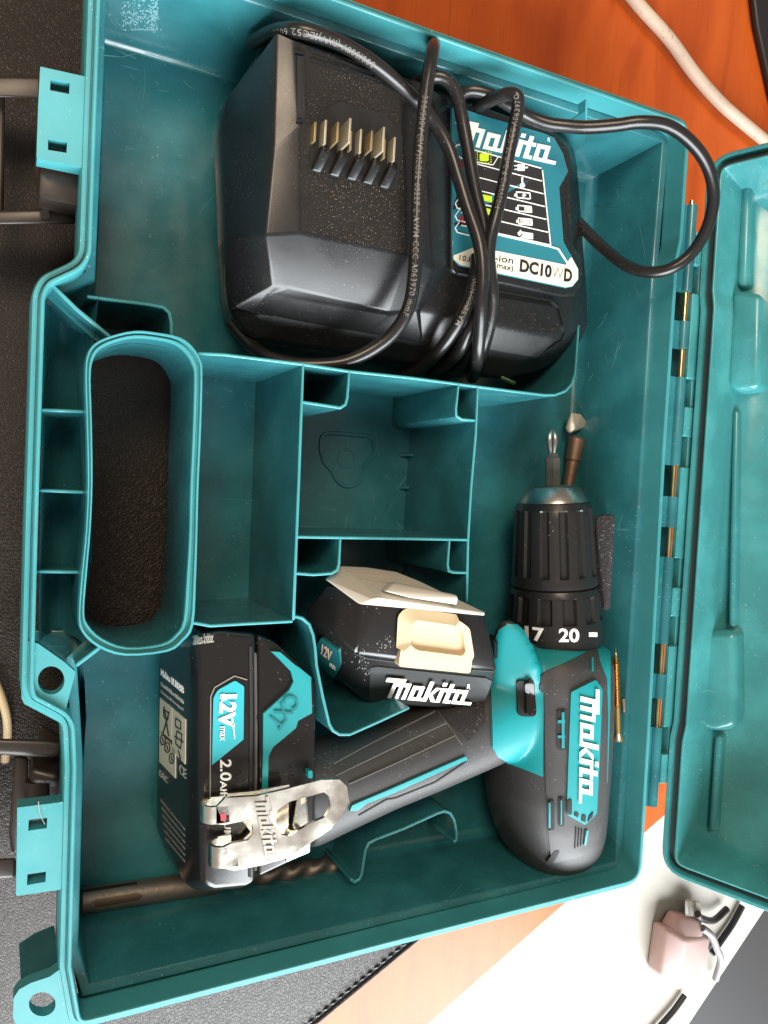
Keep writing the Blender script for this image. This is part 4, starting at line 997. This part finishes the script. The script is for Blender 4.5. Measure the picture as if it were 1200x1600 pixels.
lathe('clip_screw', S(455, 1302, .0600), S(455, 1302, .0600) + Vector((0, 0.0001, .01)), [(0, .0035), (.002, .0040), (.0045, .0034), (.006, .0015)], M_nose, drl, 20)
hull('foot_bracket', [S(466, 1232, .0612), S(478, 1229, .0612), S(486, 1318, .0612), S(484, 1332, .0612), S(446, 1348, .0612), S(462, 1322, .0612), S(466, 1232, .0560), S(478, 1229, .0560), S(486, 1330, .056), S(446, 1346, .056)], M_steel, drl, .0006)

# ------------------------------------------------------------------ loose battery
bat = empty('battery', (.165, -.035, Z_F), 'loose black 12V battery with cream latch button standing in its cradle', 'battery')
P2 = [(592, 936, .0690), (757, 963, .0690), (776, 1047, .0662), (768, 1075, .0545), (753, 1112, .0430), (573, 1098, .0430), (548, 1075, .0430), (557, 1020, .0655), (536, 1065, .040), (497, 1035, .033), (500, 995, .042), (478, 955, .048), (512, 915, .055), (566, 935, .067)]
pts = [S(*p) for p in P2]
low = [(580, 1080, .020), (740, 1090, .020), (745, 960, .022), (520, 900, .022), (500, 1010, .018), (530, 1050, .018), (700, 930, .05), (560, 905, .05)]
body2 = hull('battery_body', pts + [S(*p) for p in low], M_pack, bat, .0030, 5, 6, 60, 8)
T_2 = bvh(body2)
cov = [(511, 906, .0575), (533, 885, .0550), (575, 887, .056), (620, 894, .0585), (655, 908, .062), (758, 957, .0712), (757, 962, .0712), (680, 948, .0716), (592, 934, .0722), (582, 936, .0715), (563, 944, .0685)]
hull('terminal_cover', [S(*p) for p in cov] + [S(p[0], p[1], p[2]) - Vector((0, 0, .0022)) for p in cov], M_pale, bat, .0008, 3, 3, 50, 10)
rg = [(602, 924, .0732), (614, 912, .0720), (622, 911, .0715), (714, 930, .0760), (716, 936, .0762), (714, 945, .0745), (640, 934, .0745)]
hull('cover_ridge', [S(*p) for p in rg] + [S(p[0], p[1], p[2]) - Vector((0, 0, .004)) for p in rg], M_pale, bat, .0012, 3, 3, 50, 10)
bm = bmesh.new()
fp = [S(520, 880, .0712), S(800, 880, .0712), S(800, 1140, .0655), S(520, 1140, .0655)]
bm.faces.new([bm.verts.new(p) for p in fp]); fpo = finish(bm, 'tmp', M_cream, None, 0); T_fl = bvh(fpo); bpy.data.objects.remove(fpo)
btn = drape('latch_button', T_fl, [tuple(p) for p in round_poly([(629, 962), (640, 957), (714, 968), (730, 980), (737, 1030), (734, 1052), (622, 1041), (624, 1025), (628, 1005)], 5, 4)], .0004, M_cream, bat, None, -.0035)
T_bt = bvh(btn)
b_o = [tuple(p) for p in round_poly([(629, 962), (640, 957), (714, 968), (730, 980), (737, 1024), (730, 1036), (640, 1025), (626, 1016)], 6, 4)]
b_i = [tuple(p) for p in round_poly([(639, 974), (646, 967), (708, 976), (719, 986), (724, 1016), (719, 1023), (648, 1014), (638, 1006)], 6, 4)]
rim_ = drape('button_rim', T_bt, ringpolys(b_o, b_i), .0020, M_cream, btn, None)
drape('button_gap', T_fl, ringpolys(grow(b_o, -.06), b_o), -.0010, M_hole, btn, None, -.003)
nlp = [(578, 1042), (590, 1040), (760, 1058), (768, 1063), (752, 1108), (576, 1094)]
drape('name_plate', T_2, nlp, .0006, mat('satin_black_plate', (.022, .022, .022), .30, spec=.6), bat, 8)
T_n = bvh([o for o in COL.objects if o.name == 'name_plate'][0])
tri_mesh_drape('logo_lettering', T_n, WORD, (596, 1085.5), (139, 12.5), (7, -31), .0014, M_white, bat)
dtext('registered_mark', T_n, 'R', (729, 1074), (5, 1), (1, -7), .0006, M_white, bat)
drape('seam_line', T_2, stroke([(552, 1020), (575, 1028), (620, 1034)], 1.8) + stroke([(738, 1046), (776, 1049)], 1.8), .0004, M_hole, bat, 6)
bdg = drape('badge', T_2, [tuple(p) for p in round_poly([(505, 993), (533, 1013), (535, 1035), (525, 1057), (500, 1036), (495, 1022), (498, 1005)], 3, 3)], .0013, mat('dark_teal_badge', (.010, .11, .115), .4), bat, 6)
T_bd = bvh(bdg)
dtext('badge_text', T_bd, '12V', (502, 1021), (15, 12), (2, -15), .0003, mat('copper_print', (.62, .42, .32), .4), bat, .02)
dtext('badge_text', T_bd, 'max', (515, 1040), (9, 7), (1, -5), .0003, M_white, bat)

# ------------------------------------------------------------------ bits and small things
db = empty('driver_bit', S(865, 740, za), 'steel cross-head driver bit held in the drill chuck', 'driver bit')
a0 = S(863.5, 762, za); a1 = S(863, 670, za)
d_ = (a1 - a0).normalized(); ln = (a1 - a0).length
lathe('bit_shank', a0, a1, [(-.004, .0037), (ln * .50, .0037), (ln * .53, .0030), (ln * .60, .0020)], M_bit, db, 6, None, 10)
def fl_t(t, a, r): return r * (0.70 + .30 * abs(math.cos(2 * a)))
lathe('bit_tip', a0, a1, [(ln * .59, .0020), (ln * .66, .0026), (ln * .78, .0037), (ln * .88, .0034), (ln * .96, .0021), (ln, .0010)], M_nose, db, 32, fl_t, 30)
mb_ = empty('masonry_bit', S(900, 710, .012), 'rusty stub of a masonry bit lying behind the driver bit', 'drill bit')
q0, q1 = S(887, 762, .012), S(904, 669, .013)
lathe('bit_shaft', q0, q1, [(0, .0027), (.004, .0031), (.014, .0032), (.0147, .0039), (.0258, .0043), (.0268, .0034)], M_bit2, mb_, 20)
hull('bit_head', [S(x, y, z) for x, y, z in ((888, 650, .014), (893, 645, .018), (908, 647, .018), (917, 659, .015), (912, 668, .014), (899, 670, .017), (890, 677, .015), (883, 670, .014), (890, 650, .008), (913, 668, .008), (886, 676, .008))], mat('worn_carbide', (.52, .44, .33), .45, metal=.6, bump=(500, .4, .0005)), mb_, .0004, 2)
c = tube('metal_ring_offcut', [S(896, 760, .016), S(906, 764, .016), (S(912, 773, .016)), S(914, 784, .016)], .0009, M_bit); tag(c, 'thin pale metal sliver curled beside the chuck nose', 'sliver')
sds = empty('hammer_bit', S(300, 1385, Z_F), 'dull brown hammer drill bit with slotted shank lying under the battery', 'drill bit')
zs = Z_F + .0052
s0, s1 = S(124, 1408, zs), S(523, 1350, zs)
ds = (s1 - s0).normalized(); ls = (s1 - s0).length
bm = bmesh.new()
lathe('bit_shank', s0, s1, [(0, .0040), (.0008, .0049), (ls * .33, .0049), (ls * .36, .0050), (ls * .50, .0050), (ls * .54, .0036)], M_bit, sds, 32)
bm.free()
def fl_d(t, a, r): return r * (0.86 + .14 * math.cos(2 * (a - t * 300)))
lathe('bit_flutes', s0, s1, [(ls * (.50 + .5 * i / 60), .0044) for i in range(60)] + [(ls, .0038)], M_bit, sds, 32, fl_d, 60)
T_sd = bvh([o for o in COL.objects if o.name.startswith('bit_shank') and o.parent == sds][0])
drape('shank_slot', T_sd, [tuple(p) for p in round_poly([(143, 1411), (150, 1404), (215, 1394), (224, 1398), (218, 1407), (152, 1419)], 4, 3)], .0002, mat('slot_bottom', (.13, .095, .07), .4, metal=.85), sds, 5)
drape('shank_edge', T_sd, stroke([(143, 1411), (150, 1404), (215, 1394), (224, 1398), (218, 1407), (152, 1419), (143, 1411)], 1.6), .0004, M_bit, sds, 5)
drape('shank_slot', T_sd, stroke([(126, 1393), (180, 1385), (214, 1380)], 4), .0002, M_hole, sds, 5)
scw = empty('wood_screw', S(963, 1085, .022), 'golden yellow wood screw standing between the drill and the case wall', 'screw')
w0, w1 = S(966, 1156, .058), S(962, 1012, .058)
lw = (w1 - w0).length
lathe('screw_head', w0, w1, [(-.0006, .0010), (0, .0031), (.0008, .0030), (.0034, .0015)], mat('pale_screw_head', (.72, .66, .5), .3, metal=1.0), scw, 20)
bm_p = [(.003, .0015), (lw * .36, .0015)]
nT = 26
for i in range(nT):
    t = lw * (.37 + .58 * i / nT); st = lw * .58 / nT
    f_ = 1 if i < nT - 5 else (nT - i) / 6
    bm_p += [(t, .0011 * f_), (t + st * .5, .0020 * f_), (t + st * .75, .0012 * f_)]
bm_p += [(lw, .0001)]
lathe('screw_shaft', w0, w1, bm_p, M_gold, scw, 14)
c = tube('panel_nail', [S(974, 1091, .055), S(975, 1112, .055)], .0011, M_bit, None, 8, 0); tag(c, 'tiny brown nail lying next to the golden screw', 'nail')
fs_ = hull('felt_strip', [S(*p) for p in ((930, 806, .048), (957, 803, .053), (961, 808, .053), (954, 951, .052), (946, 954, .052), (934, 946, .046), (946, 806, .030), (940, 950, .030))], M_felt, None, .0008)
tag(fs_, 'dark grey felt strip standing between the chuck and the case wall', 'felt strip')
# hairs and lint
# marks on the case: pale scratches, a painted fillet highlight, a patch of tape residue
T_case = bvh(*[o for o in COL.objects if o.name in ('tray', 'tray_floor', 'handle_ring')])
sw_ = []
rs = random.Random(3)
for k in range(150):
    q_ = rs.choice(((960, 520), (1000, 880), (380, 640), (600, 790), (920, 470), (900, 620), (1000, 270), (960, 1230), (240, 90), (870, 660), (720, 1400), (230, 300)))
    x = rs.gauss(q_[0], 42); y = rs.gauss(q_[1], 60); a = rs.gauss(0.2, 1.0); l = rs.uniform(4, 26) * rs.choice((1, 1, 1, 2))
    c_ = rs.uniform(-.4, .4)
    p = [(x + l * t * math.cos(a + c_ * t), y + l * t * math.sin(a + c_ * t)) for t in (0, .25, .5, .75, 1)]
    sw_ += stroke(p, rs.uniform(.3, .65))
for p, w_ in (([(158, 86), (190, 89), (212, 84)], 1.0), ([(180, 78), (205, 88), (213, 92)], .9), ([(228, 83), (262, 93), (300, 105), (345, 120)], 1.6), ([(470, 500), (520, 512)], .8), ([(760, 618), (800, 620)], 2.0), ([(770, 626), (792, 622)], 1.2),  # the long upper-left stroke paints the highlight along the wall fillet
              ([(320, 582), (352, 566)], .9), ([(335, 596), (380, 566)], .9), ([(566, 606), (640, 592)], .9), ([(600, 612), (660, 592)], .8), ([(146, 1182), (150, 1180)], .7)):
    sw_ += stroke(p, w_)
bm = drape_mesh(T_case, sw_, .00010, -.0001)
sc_o = finish(bm, 'scratch_and_glint_marks', mat('pale_scratch_and_glint', (.10, .27, .28), .5), case, 0); tag(sc_o, kind='stuff')
fl_ = []
for k in range(330):
    x = 220 + 25 * max(-1.15, min(1.15, rs.gauss(0, .62))) + rs.gauss(0, 2.2); y = 22 + 22 * max(-1.1, min(1.1, rs.gauss(.2, .75)))
    if rs.random() < .25: x = 236 + 10 * rs.random(); y = 50 * rs.random()
    r_ = rs.uniform(.5, 1.9)
    fl_.append([(x + r_ * rs.uniform(.5, 1.3) * math.cos(q + .3 * k), y + r_ * .7 * rs.uniform(.5, 1.3) * math.sin(q + .3 * k)) for q in (0, 1.3, 2.5, 3.8, 5.0)])
bm = drape_mesh(T_case, fl_, .00012, -.0001)
tr_o = finish(bm, 'tape_residue', mat('whitish_residue', (.26, .46, .50), .5), case, 0); tag(tr_o, kind='stuff')
# rubbed patches on the loose battery and the grip
def rub(name, tree, spots, par, n, m):
    F = []
    for k in range(n):
        x0, y0, sx, sy = spots[k % len(spots)]
        x = rs.gauss(x0, sx); y = rs.gauss(y0, sy); r_ = rs.uniform(.25, 1.0); a0 = rs.uniform(0, 6)
        F.append([(x + r_ * rs.uniform(.5, 1.4) * math.cos(q + a0), y + 1.4 * r_ * rs.uniform(.5, 1.4) * math.sin(q + a0)) for q in (0, 1.4, 2.8, 4.2)])
    o = finish(drape_mesh(tree, F, .00012, -.0001), name, m, par, 0); tag(o, kind='stuff'); return o
M_rub = mat('pale_rub', (.22, .21, .20), .55)
rub('rub_marks', T_2, ((612, 1003, 6, 6), (600, 1010, 8, 5), (565, 1030, 7, 8), (572, 1052, 3, 6), (630, 1010, 3, 8)), bat, 90, M_rub)
rub('rub_marks', T_hg, ((520, 1180, 8, 12), (512, 1205, 5, 12), (668, 1165, 5, 14), (640, 1145, 8, 4), (730, 1190, 5, 8)), drl, 130, mat('grip_rub', (.17, .17, .17), .6))
T_cv = bvh([o for o in COL.objects if o.name == 'terminal_cover'][0])
drape('cover_line', T_cv, stroke([(542, 893), (590, 897), (652, 914)], 1.6) + stroke([(560, 905), (606, 911)], 1.4), .0005, M_pale, [o for o in COL.objects if o.name == 'terminal_cover'][0], None)
def hair(pts, label, r=.00012):
    o = tube('lint_hair', pts, r, M_grey, None, 5); tag(o, label, 'hair'); return o
hair([S(60, 1252, .0645), S(62, 1270, .0640), (S(70, 1288, .064))], 'thin white hair on the lower latch tab')
hair([S(535, 193, .064), S(560, 197, .0645), S(578, 214, .062)], 'pale hair lying across the charger contacts', .00016)

for o in list(COL.objects):
    if o.parent is None and o.type == 'MESH' and 'label' not in o: print('NOLABEL', o.name)
